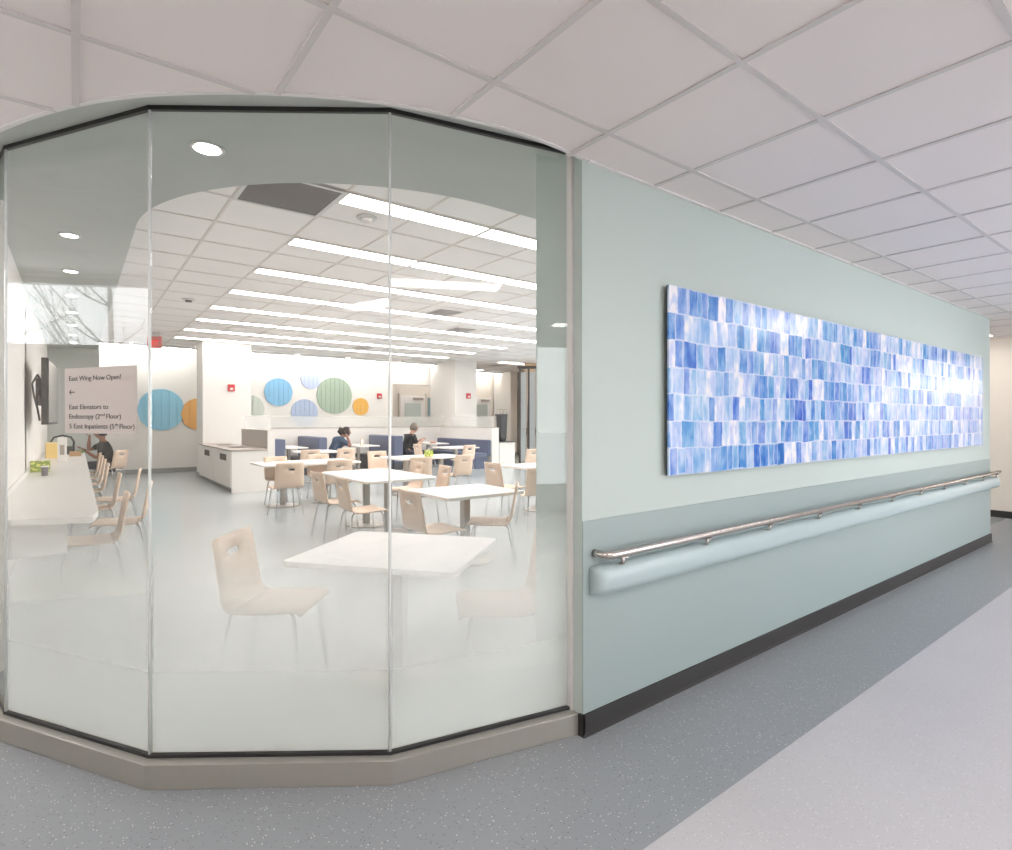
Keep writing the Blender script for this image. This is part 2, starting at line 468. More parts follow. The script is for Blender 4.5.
bm = bmesh.new(); strip(bm, earc(.03, 180, 269.6), earc(-.0075, 180, 269.6), ZC+.031, 3.7)
struct('wall_leak_plug', bm, M_soffit)  # added ring, blocks sky light leaking in above the ceiling
# header above the glass
Gin = shifted(G, .07); Gin[-1] = (1.908, 2.07)
def resample(line, n):
    L = [0]
    for p, q in zip(line, line[1:]): L.append(L[-1]+math.hypot(q[0]-p[0], q[1]-p[1]))
    out = []
    for i in range(n+1):
        d_ = L[-1]*i/n; k_ = max(j for j in range(len(L)) if L[j] <= d_+1e-9); k_ = min(k_, len(line)-2)
        u_ = (d_-L[k_])/(L[k_+1]-L[k_]); out.append((line[k_][0]+(line[k_+1][0]-line[k_][0])*u_, line[k_][1]+(line[k_+1][1]-line[k_][1])*u_))
    return out
bm = bmesh.new()
o_ = earc(-.009, 180, 269.4); i_ = resample(Gin, 48)
strip(bm, o_, i_, 2.796, 3.7)
struct('wall_header', bm, M_soffit)

# ------------------------------------------------------------------ dining soffit (plate at 3.10 with an arched edge) and ceiling
Gi2 = shifted(G, .05)
in_arc = arc(2.5, 5.55, 2.1, 180, 270, 40)
bm = bmesh.new()
outer = [(-.5, 16.0), (-.5, 4.47)]+Gi2[:-1]+[(1.908, 2.04), (1.95, 2.2), (15.3, 2.2), (15.3, 3.45)]
prism(bm, outer+in_arc[::-1]+[(.40, 16.0)], ZS, ZD+.02)
struct('wall_soffit', bm, M_soffit)
bm = BX(-.6, 15.4, 2.2, 22, ZD, ZD+.05); cd = struct('ceiling.001', bm, M_dtile)
bm = bmesh.new()
k = -3
while 1.9+T*k < 15.3:
    x = 1.9+T*k; k += 1
    if x > -.4: box(bm, x-.013, x+.013, 3.46, 21, ZD-.007, ZD+.002)
y = 6.32-3*T
while y < 21:
    box(bm, -.4, 15.3, y-.013, y+.013, ZD-.0065, ZD+.002); y += T
struct('ceiling_grid', bm, M_dbar, cd)

# ------------------------------------------------------------------ walls
bm = BX(WX0, WX1, WY0, WY1, 0, 3.6); wr = struct('wall_right', bm, M_teal)
bm = bmesh.new(); box(bm, WX0+.001, WX1+.002, 1.904, 1.92, .1, 1.015); struct('wall_protection', bm, M_wains, wr)
bm = BX(WX1-.05, WX1+.012, WY0+.01, 3.3, .0, 3.6); struct('wall_return', bm, M_teal)
bm = bmesh.new(); box(bm, 1.900, WX1+.02, 1.894, 1.912, 0, .102); box(bm, WX1, WX1+.02, 1.894, 3.3, 0, .102)
box(bm, 1.897, 1.912, 1.894, 1.925, 0, .102); 
o = struct('baseboard_right', bm, M_darkbase)
# coved toe of the rubber base
bm = bmesh.new()
for (x0, x1) in ((1.897, WX1+.02),):
    vs = [bm.verts.new(p) for p in ((x0, 1.895, .012), (x1, 1.895, .012), (x1, 1.884, .003), (x0, 1.884, .003), (x0, 1.895, .001), (x1, 1.895, .001), (x1, 1.884, .001), (x0, 1.884, .001))]
    for q in ((0,1,2,3)[::-1], (4,5,6,7), (3,2,6,7), (0,3,7,4), (1,5,6,2)[::-1]): bm.faces.new([vs[i] for i in q])
struct('baseboard_toe', bm, M_darkbase, o)
bm = BX(11.2, 11.35, -0.2+2.1, 3.45, 0, 3.6)
struct('wall_end', bm, M_cream)
bm = BX(8.8, 15.4, 3.3, 3.45, 0, 3.6); struct('wall_back', bm, M_cream)
bm = BX(11.18, 11.21, 1.9, 3.3, 0, .105); struct('baseboard_end', bm, M_darkbase)
bm = BX(11.2, 31, 1.9, 2.1, 0, 2.9); struct('wall_far_right', bm, M_teal)
bm = BX(30.9, 31, -3.7, 2, 0, 2.9); struct('wall_corridor_end', bm, M_cream)
# near wall behind the camera: windows added to light the corridor ceiling
bm = bmesh.new()
NX0, NX1 = 3.3, 9.6
box(bm, -2.6, 31, -3.8, -3.6, 2.66, 3.2); box(bm, -2.6, NX0, -3.8, -3.6, 0, 2.66); box(bm, NX1, 31, -3.8, -3.6, 0, 2.66); box(bm, NX0, NX1, -3.8, -3.6, 0, .45)
struct('wall_near', bm, M_cream)
bm = bmesh.new()
for k in range(5):
    x = NX0+.03+(NX1-NX0-.06)*k/4; box(bm, x-.03, x+.03, -3.74, -3.66, .45, 2.66)
box(bm, NX0, NX1, -3.74, -3.66, .45, .51); box(bm, NX0, NX1, -3.74, -3.66, 2.60, 2.66)
wn_ = struct('window_9', bm, M_trimw)
bm = BX(NX0+.03, NX1-.03, -3.705, -3.695, .5, 2.61); struct('pane', bm, M_glass, wn_)
bm = BX(-2.6, -.49, 9.1, 9.3, 0, 2.9); struct('wall_side_corridor_end', bm, M_cream)
# west wall with the window to the trees
bm = bmesh.new()
box(bm, -2.7, -2.5, -3.8, 1.6, 0, 3.2); box(bm, -2.7, -2.5, 8.4, 9.3, 0, 3.2); box(bm, -2.7, -2.5, 1.6, 8.4, 0, 2.08)
box(bm, -2.7, -2.5, 1.6, 8.4, 2.70, 3.2)
struct('wall_west', bm, M_cream)
bm = bmesh.new()
for y in (1.62, 3.3, 5.0, 6.7, 8.38): box(bm, -2.64, -2.56, y-.03, y+.03, 2.08, 2.7)
box(bm, -2.64, -2.56, 1.6, 8.4, 2.08, 2.13); box(bm, -2.64, -2.56, 1.6, 8.4, 2.64, 2.7)
wf = struct('window_5', bm, M_alu)
bm = BX(-2.605, -2.595, 1.63, 8.37, 2.12, 2.65); struct('pane', bm, M_glass, wf)
# dining walls
bm = BX(-.6, -.49, 4.46, 16.0, 0, 3.6); struct('wall_left', bm, M_white)
bm = BX(-.6, .44, 16.0, 16.15, 0, 3.6); struct('wall_left.001', bm, M_soffit)
bm = BX(-.6, -.45, 16.1, 21.9, 0, 3.6); struct('wall_left.002', bm, M_white)
bm = bmesh.new()
box(bm, -.6, 8.92, 18.3, 18.5, 0, 3.6); box(bm, 8.92, 10.6, 18.3, 18.5, 2.74, 3.6)
struct('wall_dining_back', bm, M_white)
bm = BX(-.45, 8.92, 18.27, 18.301, 0, .13); struct('baseboard_back', bm, M_greybase)
bm = BX(-.6, 15.4, 20.0, 20.2, 0, 3.6); struct('wall_far', bm, M_cream)
bm = bmesh.new(); box(bm, 15.3, 15.45, 3.3, 3.9, 0, 3.6); box(bm, 15.3, 15.45, 13.9, 22, 0, 3.6); box(bm, 15.3, 15.45, 3.9, 13.9, 0, .35); box(bm, 15.3, 15.45, 3.9, 13.9, 3.2, 3.6)
struct('wall_dining_right', bm, M_cream)
bm = bmesh.new()
for k in range(8):
    y = 3.93+9.94*k/7; box(bm, 15.34, 15.42, y-.03, y+.03, .35, 3.2)
wn_ = struct('window_10', bm, M_trimw); struct('pane', BX(15.37, 15.38, 3.96, 13.84, .36, 3.19), M_glass, wn_)  # unseen window added so daylight lifts the dining ceiling

# structural columns
def column(x0, x1, y0, y1, label, cat='column'):
    t = thing('column', label, cat, ((x0+x1)/2, (y0+y1)/2, 0))
    w, d = (x1-x0)/2, (y1-y0)/2
    bm = BX(-w, w, -d, d, 0, ZD-.001); obj('shaft', bm, M_white, t)
    bm = BX(-w-.012, w+.012, -d-.012, d+.012, 0.002, .11); obj('base_trim', bm, M_greybase, t)
    return t
column(2.57, 3.72, 16.06, 16.95, 'big square white column rising behind the white recycling cabinet')
column(10.32, 11.2, 16.4, 18.1, 'white square column behind the blue booth bench by the right glass screen')
column(14.5, 14.85, 18.7, 19.9, 'narrow white column beside the dark folding glass door')

# ------------------------------------------------------------------ kerb + glass panes + seals
for i in range(1, 4+0):
    pass
bm = bmesh.new()
Kin = shifted(K, .12)
for i in range(4):
    a, b, c, d = K[i], K[i+1], Kin[i+1], Kin[i]
    if i == 3: c = (1.909, 2.045)
    prism(bm, [a, b, c, d], .0, .1)
bmesh.ops.remove_doubles(bm, verts=bm.verts, dist=.0005)
kb = struct('baseboard_glass', bm, M_kerb); bevel_mod(kb, .003, 2)
panes = []
for i in range(4):
    a, b = Vector(G[i]), Vector(G[i+1]); L = (b-a).length; ang = math.atan2(b.y-a.y, b.x-a.x)
    o = struct('window_%d' % (i+1), BX(.006, L-.006, -.006, .006, .112, 2.782), M_glass)
    o.location = (a.x, a.y, 0); o.rotation_euler = (0, 0, ang)
    # gradient film on the room side
    bm = bmesh.new()
    for yf in (.0085, .0095, .0105, .0115, .0125, .0135):      # six printed layers laminated on one another
        vs = [bm.verts.new(p) for p in ((.008, yf, .115), (L-.008, yf, .115), (L-.008, yf, 1.32), (.008, yf, 1.32))]
        bm.faces.new(vs)
    f = obj('privacy_film', bm, M_film, o)
    bm = BX(-.006, L+.004, -.009, .009, 2.778, 2.797); obj('top_gasket', bm, M_gasket, o)
    bm = BX(-.004, L+.002, -.009, .009, .098, .113); obj('bottom_gasket', bm, M_gasket, o)
    panes.append((o, a, ang, L))
for i, p in enumerate(G[1:4]):
    bm = bmesh.new(); tube(bm, [(p[0], p[1], .113), (p[0], p[1], 2.782)], .006, 8)
    struct('trim_%d' % (3+i), bm, M_seal)
bm = BX(1.895, 1.9085, 1.968, 2.002, .1, 2.782); struct('trim_6', bm, M_trimw)

# sign taped on the pane
po, a, ang, L = panes[1]
p0 = Vector((-.031, 3.199)); p1 = Vector((.211, 2.808)); W = (p1-p0).length
sg = thing('paper_sign', 'translucent white paper sign in dark lettering taped to the left glass pane', 'sign', (0, 0, 0))
d = (b0 := (p1-p0).normalized()); nrm = Vector((d.y, -d.x))
base = a+(p0-a).project(Vector((math.cos(ang), math.sin(ang))))
n2 = Vector((math.sin(ang), -math.cos(ang)))
base = base+n2*.0075
sg.location = (base.x, base.y, 1.437); sg.rotation_euler = (0, 0, ang)
obj('sheet', BX(0, W, -.0012, 0, 0, .287), M_sheet, sg)
def text(body, x, z, size, sx=.9, parent=None, m=M_ink, y=-.0022):
    cu = bpy.data.curves.new('lettering', 'FONT'); cu.body = body; cu.size = size; cu.extrude = .0003; cu.space_character = .97
    t = bpy.data.objects.new('lettering_tmp', cu); C.objects.link(t)
    bpy.context.view_layer.update()
    me = bpy.data.meshes.new_from_object(t.evaluated_get(bpy.context.evaluated_depsgraph_get()))
    bpy.data.objects.remove(t)
    me.transform(Matrix.Translation((x, y, z)) @ Matrix.Rotation(PI/2, 4, 'X') @ Matrix.Diagonal((sx, 1, 1, 1)))
    me.materials.clear(); me.materials.append(m)
    o = bpy.data.objects.new('lettering', me); C.objects.link(o); o.parent = parent; return o
def fit(body, f0, f1, z, size):
    o = text(body, 0, z, size, 1, sg); xs_ = [v.co.x for v in o.data.vertices]; k_ = (f1-f0)*W/(max(xs_)-min(xs_)); x0_ = min(xs_)
    for v in o.data.vertices: v.co.x = f0*W+(v.co.x-x0_)*k_
for a4 in (('East Wing Now Open!', .068, .79, .232, .030), ('East Elevators to', .07, .62, .106, .030), ('Endoscopy (2', .07, .505, .0645, .030), ('nd', .512, .57, .076, .017), ('Floor)', .595, .79, .0645, .030),
           ('5 East Inpatients (5', .07, .70, .0215, .030), ('th', .708, .755, .033, .017), ('Floor)', .775, .97, .0215, .030)): fit(*a4)
bm = bmesh.new(); box(bm, .034, .068, -.0026, -.0016, .1795, .1835)
pts = [(.032, .1815), (.044, .1925), (.049, .1925), (.0385, .1815), (.049, .1705), (.044, .1705)]
vs = [bm.verts.new((p[0], -.0028, p[1])) for p in pts]
bm.faces.new([vs[0], vs[3], vs[2], vs[1]]); bm.faces.new([vs[0], vs[5], vs[4], vs[3]])
obj('arrow', bm, M_ink, sg)

# ------------------------------------------------------------------ art panel
t = thing('wall_art', 'long panoramic panel of blue watercolour rectangles hung on the teal wall', 'wall art', (2.52, 1.87, 1.196))
bm = BX(0, 5.90, 0, .012, 0, 1.022); obj('painted_face', bm, M_art, t)
bm = BX(.002, 5.898, .0125, .020, .002, 1.020); obj('backing', bm, M_artedge, t)
bm = bmesh.new()
box(bm, .4, 5.6, .0205, .041, .75, .83)
obj('hanging_cleat', bm, M_alu, t)

# ------------------------------------------------------------------ handrail and bumper guard
t = thing('handrail', 'round brushed steel handrail running along the teal wall above the bumper', 'handrail', (0, 0, 0))
zr = .856
bm = bmesh.new()
pts = [(1.985, 1.904, zr), (1.985, 1.875, zr), (1.99, 1.85, zr), (2.003, 1.832, zr), (2.025, 1.824, zr)]
pts += [(x, 1.824, zr) for x in (2.5, 4, 6, 8, 8.9)]+[(8.96, 1.83, zr), (8.975, 1.85, zr)]
tube(bm, pts, .0195, 14); obj('rail', bm, M_steel, t)
x = 2.13; k = 0
for x in (2.10, 2.80, 3.48, 4.16, 4.84, 5.52, 6.2, 6.88, 7.56, 8.24, 8.8):
    bm = bmesh.new(); tube(bm, [(x, 1.824, zr-.016), (x, 1.824, zr-.05), (x, 1.838, .80)], .008, 8)
    box(bm, x-.024, x+.024, 1.808, 1.842, zr-.026, zr-.0175)
    box(bm, x-.016, x+.016, 1.826, 1.856, .7975, .803)
    obj('bracket', bm, M_steel, t)
# bumper: extruded section with rounded ends
sec = [(1.9035, .656), (1.865, .660), (1.838, .674), (1.830, .698), (1.830, .735), (1.836, .772), (1.848, .791), (1.870, .797), (1.9035, .797)]
bm = bmesh.new(); rings = []
stations = [(1.955, .30), (1.96, .62), (1.975, .85), (1.995, .96), (2.02, 1.0), (3, 1), (5, 1), (7, 1), (8.97, 1), (9.0, .95), (9.02, .8), (9.032, .5)]
for x, s in stations:
    rings.append([bm.verts.new((x, 1.904-(1.904-y)*s, .725+(z-.725)*(.9+.1*s))) for y, z in sec])
for a_, b_ in zip(rings, rings[1:]):
    for i in range(len(sec)-1):
        f = bm.faces.new((a_[i], a_[i+1], b_[i+1], b_[i])); f.smooth = True
bm.faces.new(rings[0][::-1]); bm.faces.new(rings[-1])
bmesh.ops.recalc_face_normals(bm, faces=bm.faces)
g = obj('bumper_guard', bm, M_guard); setp(g, 'pale teal rounded bumper guard fixed low along the wall under the handrail', 'bumper rail')

# ------------------------------------------------------------------ dining furniture
def shell_mesh():
    """seat and back of one bent sheet of ply; returns two bmeshes (seat, back)"""
    prof = [(.225, .430), (.215, .447), (.19, .455), (.10, .450), (0, .443), (-.10, .442), (-.155, .446)]
    bprof = [(-.155, .446), (-.185, .457), (-.203, .478), (-.214, .52), (-.226, .60), (-.236, .66), (-.245, .715), (-.251, .75), (-.262, .81), (-.266, .835)]
    def sheet(pr, ws, hole=None, curve=0):
        bm = bmesh.new(); cols = [-1, -.62, -.31, 0, .31, .62, 1]; g_ = []
        for i, (x, z) in enumerate(pr):
            w = ws[0]+(ws[1]-ws[0])*i/(len(pr)-1)
            g_.append([bm.verts.new((x-curve*(1-c*c)*min(1, i/3), c*w, z)) for c in cols])
        for i in range(len(pr)-1):
            for j in range(len(cols)-1):
                if hole and i in hole and j in (2, 3): continue
                f = bm.faces.new((g_[i][j], g_[i][j+1], g_[i+1][j+1], g_[i+1][j])); f.smooth = True
        return bm
    return sheet(prof, (.215, .225)), sheet(bprof, (.225, .205), hole=(6,), curve=.02)

def make_chair():
    t = thing('dining_chair', 'x', 'chair')
    s, b = shell_mesh()
    for nm, m_ in (('seat', s), ('backrest', b)):
        o = obj(nm, m_, M_maple, t); md = o.modifiers.new('solid', 'SOLIDIFY'); md.thickness = .013; md.offset = 0
    for sx, sy in ((1, 1), (1, -1), (-1, 1), (-1, -1)):
        bm = bmesh.new()
        top = (.15*sx-.01, .15*sy, .432); bot = (.235*sx-.02, .205*sy, .004)
        tube(bm, [(top[0]-.05*sx, top[1]*.9, .433), top, (top[0]+.03*sx, top[1]+.012*sy, .40), bot], .0095, 7)
        obj('leg', bm, M_chrome, t)
    bm = bmesh.new(); tube(bm, [(-.15, .135, .430), (.14, .135, .430)], .009, 6); tube(bm, [(-.15, -.135, .430), (.14, -.135, .430)], .009, 6)
    tube(bm, [(0, -.135, .430), (0, .135, .430)], .009, 6)
    obj('underframe', bm, M_chrome, t)
    return t
chair0 = make_chair(); used = [0]
def chair(x, y, deg, label, group):
    label += ''
    if not used[0]:
        used[0] = 1; c = chair0; c.location = (x, y, .003); c.rotation_euler = (0, 0, math.radians(deg)); c['label'] = label
        c['group'] = group; _tree[c.name] = [(k_, kids(k_)) for k_ in kids(c)]; return c
    return dup(chair0, (x, y, .003), math.radians(deg), label, group)

def rounded_rect(w, d, r, n=5):
    pts = []
    for cx, cy, a0 in ((w-r, d-r, 0), (-w+r, d-r, 90), (-w+r, -d+r, 180), (w-r, -d+r, 270)):
        pts += [(cx+r*math.cos(math.radians(a0+90*i/n)), cy+r*math.sin(math.radians(a0+90*i/n))) for i in range(n+1)]
    return pts
def table(x, y, w, d, deg, label, group, posts=((0, 0),), r=.04):
    t = thing('dining_table', label, 'table', (x, y, .002), math.radians(deg), group)
    bm = bmesh.new(); prism(bm, rounded_rect(w/2, d/2, r), .712, .742); o = obj('tabletop', bm, [M_table], t); bevel_mod(o, .004)
    for px_, py_ in posts:
        bm = bmesh.new(); box(bm, px_-.04, px_+.04, py_-.04, py_+.04, .02, .712, bev=.004)
        box(bm, px_-.16, px_+.16, py_-.03, py_+.03, .700, .7115); obj('pedestal', bm, M_alu, t)
        bm = bmesh.new(); lathe(bm, [(.27, 0), (.275, .006), (.265, .014), (.06, .024)], 32, px_, py_); obj('base_plate', bm, M_alu, t)
    return t
GT = 'white dining tables'
table(1.50, 3.00, .84, .97, -51+90, 'large white square table turned diagonally, nearest to the glass', GT)
table(3.29, 5.03, .95, .86, 0, 'white square table second nearest the glass, right of the long rounded table', GT)
table(3.28, 7.22, 1.02, 1.66, 0, 'long white rounded table on two grey posts in the middle of the room', GT, ((0, -.35), (0, .35)), .14)
table(3.25, 10.1, 1.66, 1.0, 0, 'long white table beside the recycling cabinet', GT, ((-.4, 0), (.4, 0)), .06)
table(4.55, 13.35, .9, .95, 0, 'small white square table in front of the leftmost booth', GT)
table(5.62, 10.12, 1.55, .95, 0, 'long white table holding the green hand sanitizer box', GT, ((-.4, 0), (.4, 0)), .06)
table(8.2, 13.0, .95, .95, 0, 'white square table between the seated man and the long blue bench', GT)
table(6.1, 7.1, 1.1, .8, 0, 'white table cut off by the teal wall at the right', GT)
table(4.66, 15.95, .6, 1.5, 0, 'white booth table between the two left booth benches', 'booth tables')
table(6.62, 15.85, .7, 1.5, 0, 'white booth table where the woman in navy sits', 'booth tables')
table(8.98, 15.9, .7, 1.5, 0, 'white booth table where the man in black sits', 'booth tables')

GC = 'pale wooden chairs with hand slots'
for x, y, a_, lb in (
    (.93, 3.40, -40, 'pale wooden chair alone at the left of the diagonal front table'),
    (1.92, 2.60, 150, 'pale wooden chair seat low behind the frosted glass, by the teal jamb'),
    (2.72, 4.70, 0, 'wooden chair with its back to us on the left side of the second table'),
    (3.40, 4.72, 140, 'wooden chair on the right of the second table, facing left'),
    (2.66, 7.05, 2, 'wooden chair on the left side of the long rounded table, farther one'),
    (2.66, 6.22, -3, 'wooden chair on the left side of the long rounded table, nearer one'),
    (3.95, 7.75, 180, 'wooden chair on the right side of the long rounded table, farther one'),
    (3.92, 6.95, 172, 'wooden chair on the right side of the long rounded table, nearer one'),
    (2.58, 9.02, 90, 'wooden chair at the left front of the long table by the cabinet, back to us'),
    (3.42, 9.20, 90, 'wooden chair turned to us at the right front of the long table by the cabinet'),
    (2.86, 10.15, -80, 'wooden chair on the far side of the long table, next to the cabinet'),
    (3.65, 10.40, -90, 'wooden chair on the far side of the long table, away from the cabinet'),
    (4.05, 12.55, 90, 'wooden chair at the left front of the small table before the leftmost booth'),
    (4.85, 12.55, 90, 'wooden chair at the right front of the small table before the leftmost booth'),
    (4.83, 9.0, 84, 'wooden chair with a round mark beside its slot, at the sanitizer table'),
    (5.72, 9.08, 96, 'wooden chair at the right front of the sanitizer table'),
    (4.95, 10.62, -90, 'wooden chair on the far left side of the sanitizer table'),
    (7.95, 12.28, 100, 'wooden chair standing before the long blue bench, slot towards us'),
    (7.45, 13.3, 0, 'wooden chair left of the table near the seated man'),
    (5.30, 6.95, 0, 'wooden chair on the left side of the table cut off by the teal wall'),
    (5.12, 6.05, 70, 'wooden chair in front of the table cut off by the teal wall'),
    (8.05, 9.85, 95, 'wooden chair seen just beside the jamb, behind the cut-off table'),
    (.36, 7.02, 172, 'wooden chair pulled out from the white counter, nearest one'),
    (.10, 6.10, 180, 'wooden chair tucked under the white counter, nearest one'),
    (.42, 9.05, 175, 'wooden chair pulled out from the white counter, second one'),
    (.16, 8.30, 180, 'wooden chair tucked under the white counter, second one'),
    (.12, 10.3, 180, 'wooden chair tucked under the counter, third from the glass'),
    (.12, 11.4, 180, 'wooden chair tucked under the counter, fourth from the glass'),
    (.12, 12.5, 180, 'wooden chair tucked under the counter, fifth from the glass'),
    (.12, 13.6, 180, 'wooden chair tucked under the counter, farthest and next to the seated person')):
    chair(x, y, a_, lb, GC)
PC = (.58, 14.75)
chair(PC[0], PC[1], 140, 'wooden chair of the person in black at the far end of the counter', GC)

# counter
t = thing('counter', 'long white counter along the left wall', 'counter', (0, 0, 0))
bm = bmesh.new(); prism(bm, [(-.485, 15.6), (-.485, 5.25), (.10, 5.02), (.14, 5.3), (.16, 15.6)], .755, .80); bevel_mod(obj('worktop', bm, M_table, t), .004)
for y in (5.6, 8.1, 10.6, 13.1, 15.4):
    obj('bracket', BX(-.485, -.05, y-.02, y+.02, .45, .754), M_table, t)
bm = BX(-.488, -.476, 5.3, 15.6, .80, .86); obj('upstand', bm, M_table, t)

# things on the counter
t = thing('yellow_bag', 'yellow paper bag standing on the far part of the counter', 'bag', (-.33, 12.9, .801), .2)
bm = bmesh.new(); vs = box(bm, -.09, .09, -.06, .06, 0, .28)
for v in vs[4:]: v.co.y *= .5
obj('body', bm, mat('yellow_paper', (240, 208, 130), .7), t)
bm = bmesh.new(); box(bm, -.091, .091, -.032, .032, .255, .285); obj('folded_top', bm, mat('yellow_paper_fold', (246, 224, 165), .7), t)
t = thing('napkin_dispenser', 'tall white napkin dispenser beside the yellow bag', 'dispenser', (-.17, 11.7, .801))
obj('body', BX(-.06, .06, -.08, .08, 0, .40, bev=.015), M_table, t); obj('front_slot', BX(-.03, .03, -.084, -.0795, .12, .28), M_lapt, t)
t = thing('snack_box', 'green and yellow patterned box on the counter nearest the wall', 'box', (-.37, 9.68, .801), .1)
m, tt, oo = nt('green_print'); b = N(tt, 'ShaderNodeBsdfPrincipled'); tt.links.new(b.outputs[0], oo.inputs[0])
v = N(tt, 'ShaderNodeTexNoise'); v.inputs['Scale'].default_value = 22; cr = N(tt, 'ShaderNodeValToRGB'); cr.color_ramp.interpolation = 'CONSTANT'
cr.color_ramp.elements[0].color = lin((150, 170, 70)); cr.color_ramp.elements[1].position = .55; cr.color_ramp.elements[1].color = lin((232, 232, 130))
tc = N(tt, 'ShaderNodeTexCoord'); tt.links.new(tc.outputs['Object'], v.inputs[0]); tt.links.new(v.outputs['Fac'], cr.inputs[0]); tt.links.new(cr.outputs[0], b.inputs['Base Color'])
M_green = m
obj('carton', BX(-.10, .10, -.05, .05, 0, .15, bev=.004), m, t); obj('lid_flap', BX(-.101, .101, -.051, .0, .149, .155), M_table, t)
t = thing('cup', 'small grey cup in front of the green patterned box', 'cup', (-.30, 8.97, .801))
bm = bmesh.new(); lathe(bm, [(.03, 0), (.04, .11), (.036, .11), (.028, .01)], 20); obj('body', bm, mat('grey_cup', (120, 112, 116), .4), t)
bm = bmesh.new(); lathe(bm, [(.042, .108), (.042, .12), (.03, .124)], 20); obj('lid', bm, M_table, t)
t = thing('handbag', 'black bag with a tall arched handle at the far end of the counter', 'bag', (-.2, 14.1, .801))
bm = bmesh.new(); vs = box(bm, -.19, .19, -.07, .07, 0, .16, bev=.02); obj('body', bm, M_blackp, t)
bm = bmesh.new(); tube(bm, [(-.17, 0, .14), (-.18, 0, .25), (-.13, 0, .34), (0, 0, .38), (.13, 0, .34), (.18, 0, .25), (.17, 0, .14)], .018, 10); obj('handle', bm, M_blackp, t)
t = thing('wooden_tray', 'small wooden box on the counter right of the black bag', 'box', (.0, 13.4, .801))
bm = bmesh.new(); box(bm, -.09, .09, -.07, .07, 0, .012); box(bm, -.09, -.08, -.07, .07, .0115, .09); box(bm, .08, .09, -.07, .07, .0115, .09)
box(bm, -.08, .08, -.07, -.06, .0115, .09); box(bm, -.08, .08, .06, .07, .0115, .09); obj('body', bm, M_warm, t)
t = thing('lunch_wrapper', 'green crumpled wrapper near the hand of the person at the counter', 'wrapper', (.07, 14.4, .801))
bm = bmesh.new(); bmesh.ops.create_icosphere(bm, subdivisions=2, radius=.08)
for v_ in bm.verts: v_.co = Vector((v_.co.x*(1+random.uniform(-.2, .2)), v_.co.y*(.9+random.uniform(-.2, .2)), max(0, v_.co.z*.45+.03+random.uniform(-.01, .01))))
obj('paper', bm, mat('green_wrap', (120, 150, 80), .7), t)

# television
t = thing('television', 'flat black television on a swing arm from the left wall', 'television', (-.30, 9.0, 1.43), math.radians(-2.5))
obj('housing', BX(-.035, .035, 0, 1.46, 0, .83, bev=.008), M_blackp, t)
obj('screen', BX(.0352, .039, .02, 1.44, .03, .81), M_tv, t)
bm = bmesh.new()
box(bm, -.128, -.105, .45, 1.0, .25, .60); box(bm, -.06, -.034, .5, .95, .15, .68)
tube(bm, [(-.11, .6, .42), (-.05, .8, .42)], .03, 8); tube(bm, [(-.11, .85, .36), (-.05, .65, .36)], .025, 8)
obj('wall_bracket', bm, M_blackp, t)
bm = bmesh.new(); tube(bm, [(-.05, .02, .05), (-.07, .0, .2), (-.1, -.02, .35), (-.12, .0, .5), (-.08, .1, .62), (-.05, .2, .55)], .012, 6)
obj('cable', bm, M_blackp, t)

# recycling cabinet
t = thing('recycling_cabinet', 'white cabinet with taupe top and two waste openings beside the column', 'cabinet', (2.5, 12.4, 0))
obj('body', BX(0, .69, 0, 3.6, .10, .845), M_white, t)
obj('toe_kick', BX(.06, .66, .05, 3.6, .003, .0995), M_greybase, t)
obj('worktop', BX(-.025, .69, -.03, 3.63, .846, .876, bev=.003), M_lapt, t)
for y0, y1 in ((.03, 1.75), (1.85, 3.55)):
    d_ = obj('door', BX(-.022, -.001, y0, y1, .11, .835, bev=.003), M_white, t)
    fl = obj('waste_flap', BX(-.030, -.0215, y0+.35, y1-.75, .64, .77), M_slot, d_)
bm = BX(0, .69, -.012, -.001, .003, .845); obj('end_panel', bm, M_white, t)
for y in (.9, 2.3):
    obj('top_opening', BX(.2, .5, y, y+.5, .8755, .879), M_slot, t)
# low walls (half height) with glass screens
def low_wall(name, x0, x1, y0, y1, z1, m):
    return struct(name, BX(x0, x1, y0, y1, 0, z1), m)
low_wall('wall_low_left', 3.195, 3.34, 12.4, 14.72, 1.27, M_white)
obj('wall_low_left_panel', BX(3.186, 3.1945, 12.42, 14.70, .876, 1.26), M_lapt)['kind'] = 'structure'
w1 = low_wall('wall_low_back', 3.34, 10.32, 17.0, 17.15, 1.225, M_white)
struct('wall_cap', BX(3.34, 10.32, 16.985, 17.165, 1.2255, 1.24), M_lapt, w1)
w2 = low_wall('wall_low_right', 10.06, 10.32, 13.9, 16.99, 1.225, M_white)
struct('wall_cap', BX(10.05, 10.33, 13.89, 16.98, 1.2255, 1.24), M_lapt, w2)
for nm, a_ in (('window_6', (3.34, 10.3, 17.07, 17.082)), ('window_7', (3.26, 3.272, 12.45, 14.7)), ('window_8', (10.18, 10.192, 13.95, 16.38))):
    z0 = 1.2405 if nm != 'window_7' else 1.2705
    struct(nm, BX(a_[0], a_[1], a_[2], a_[3], z0, 1.58), M_screen)

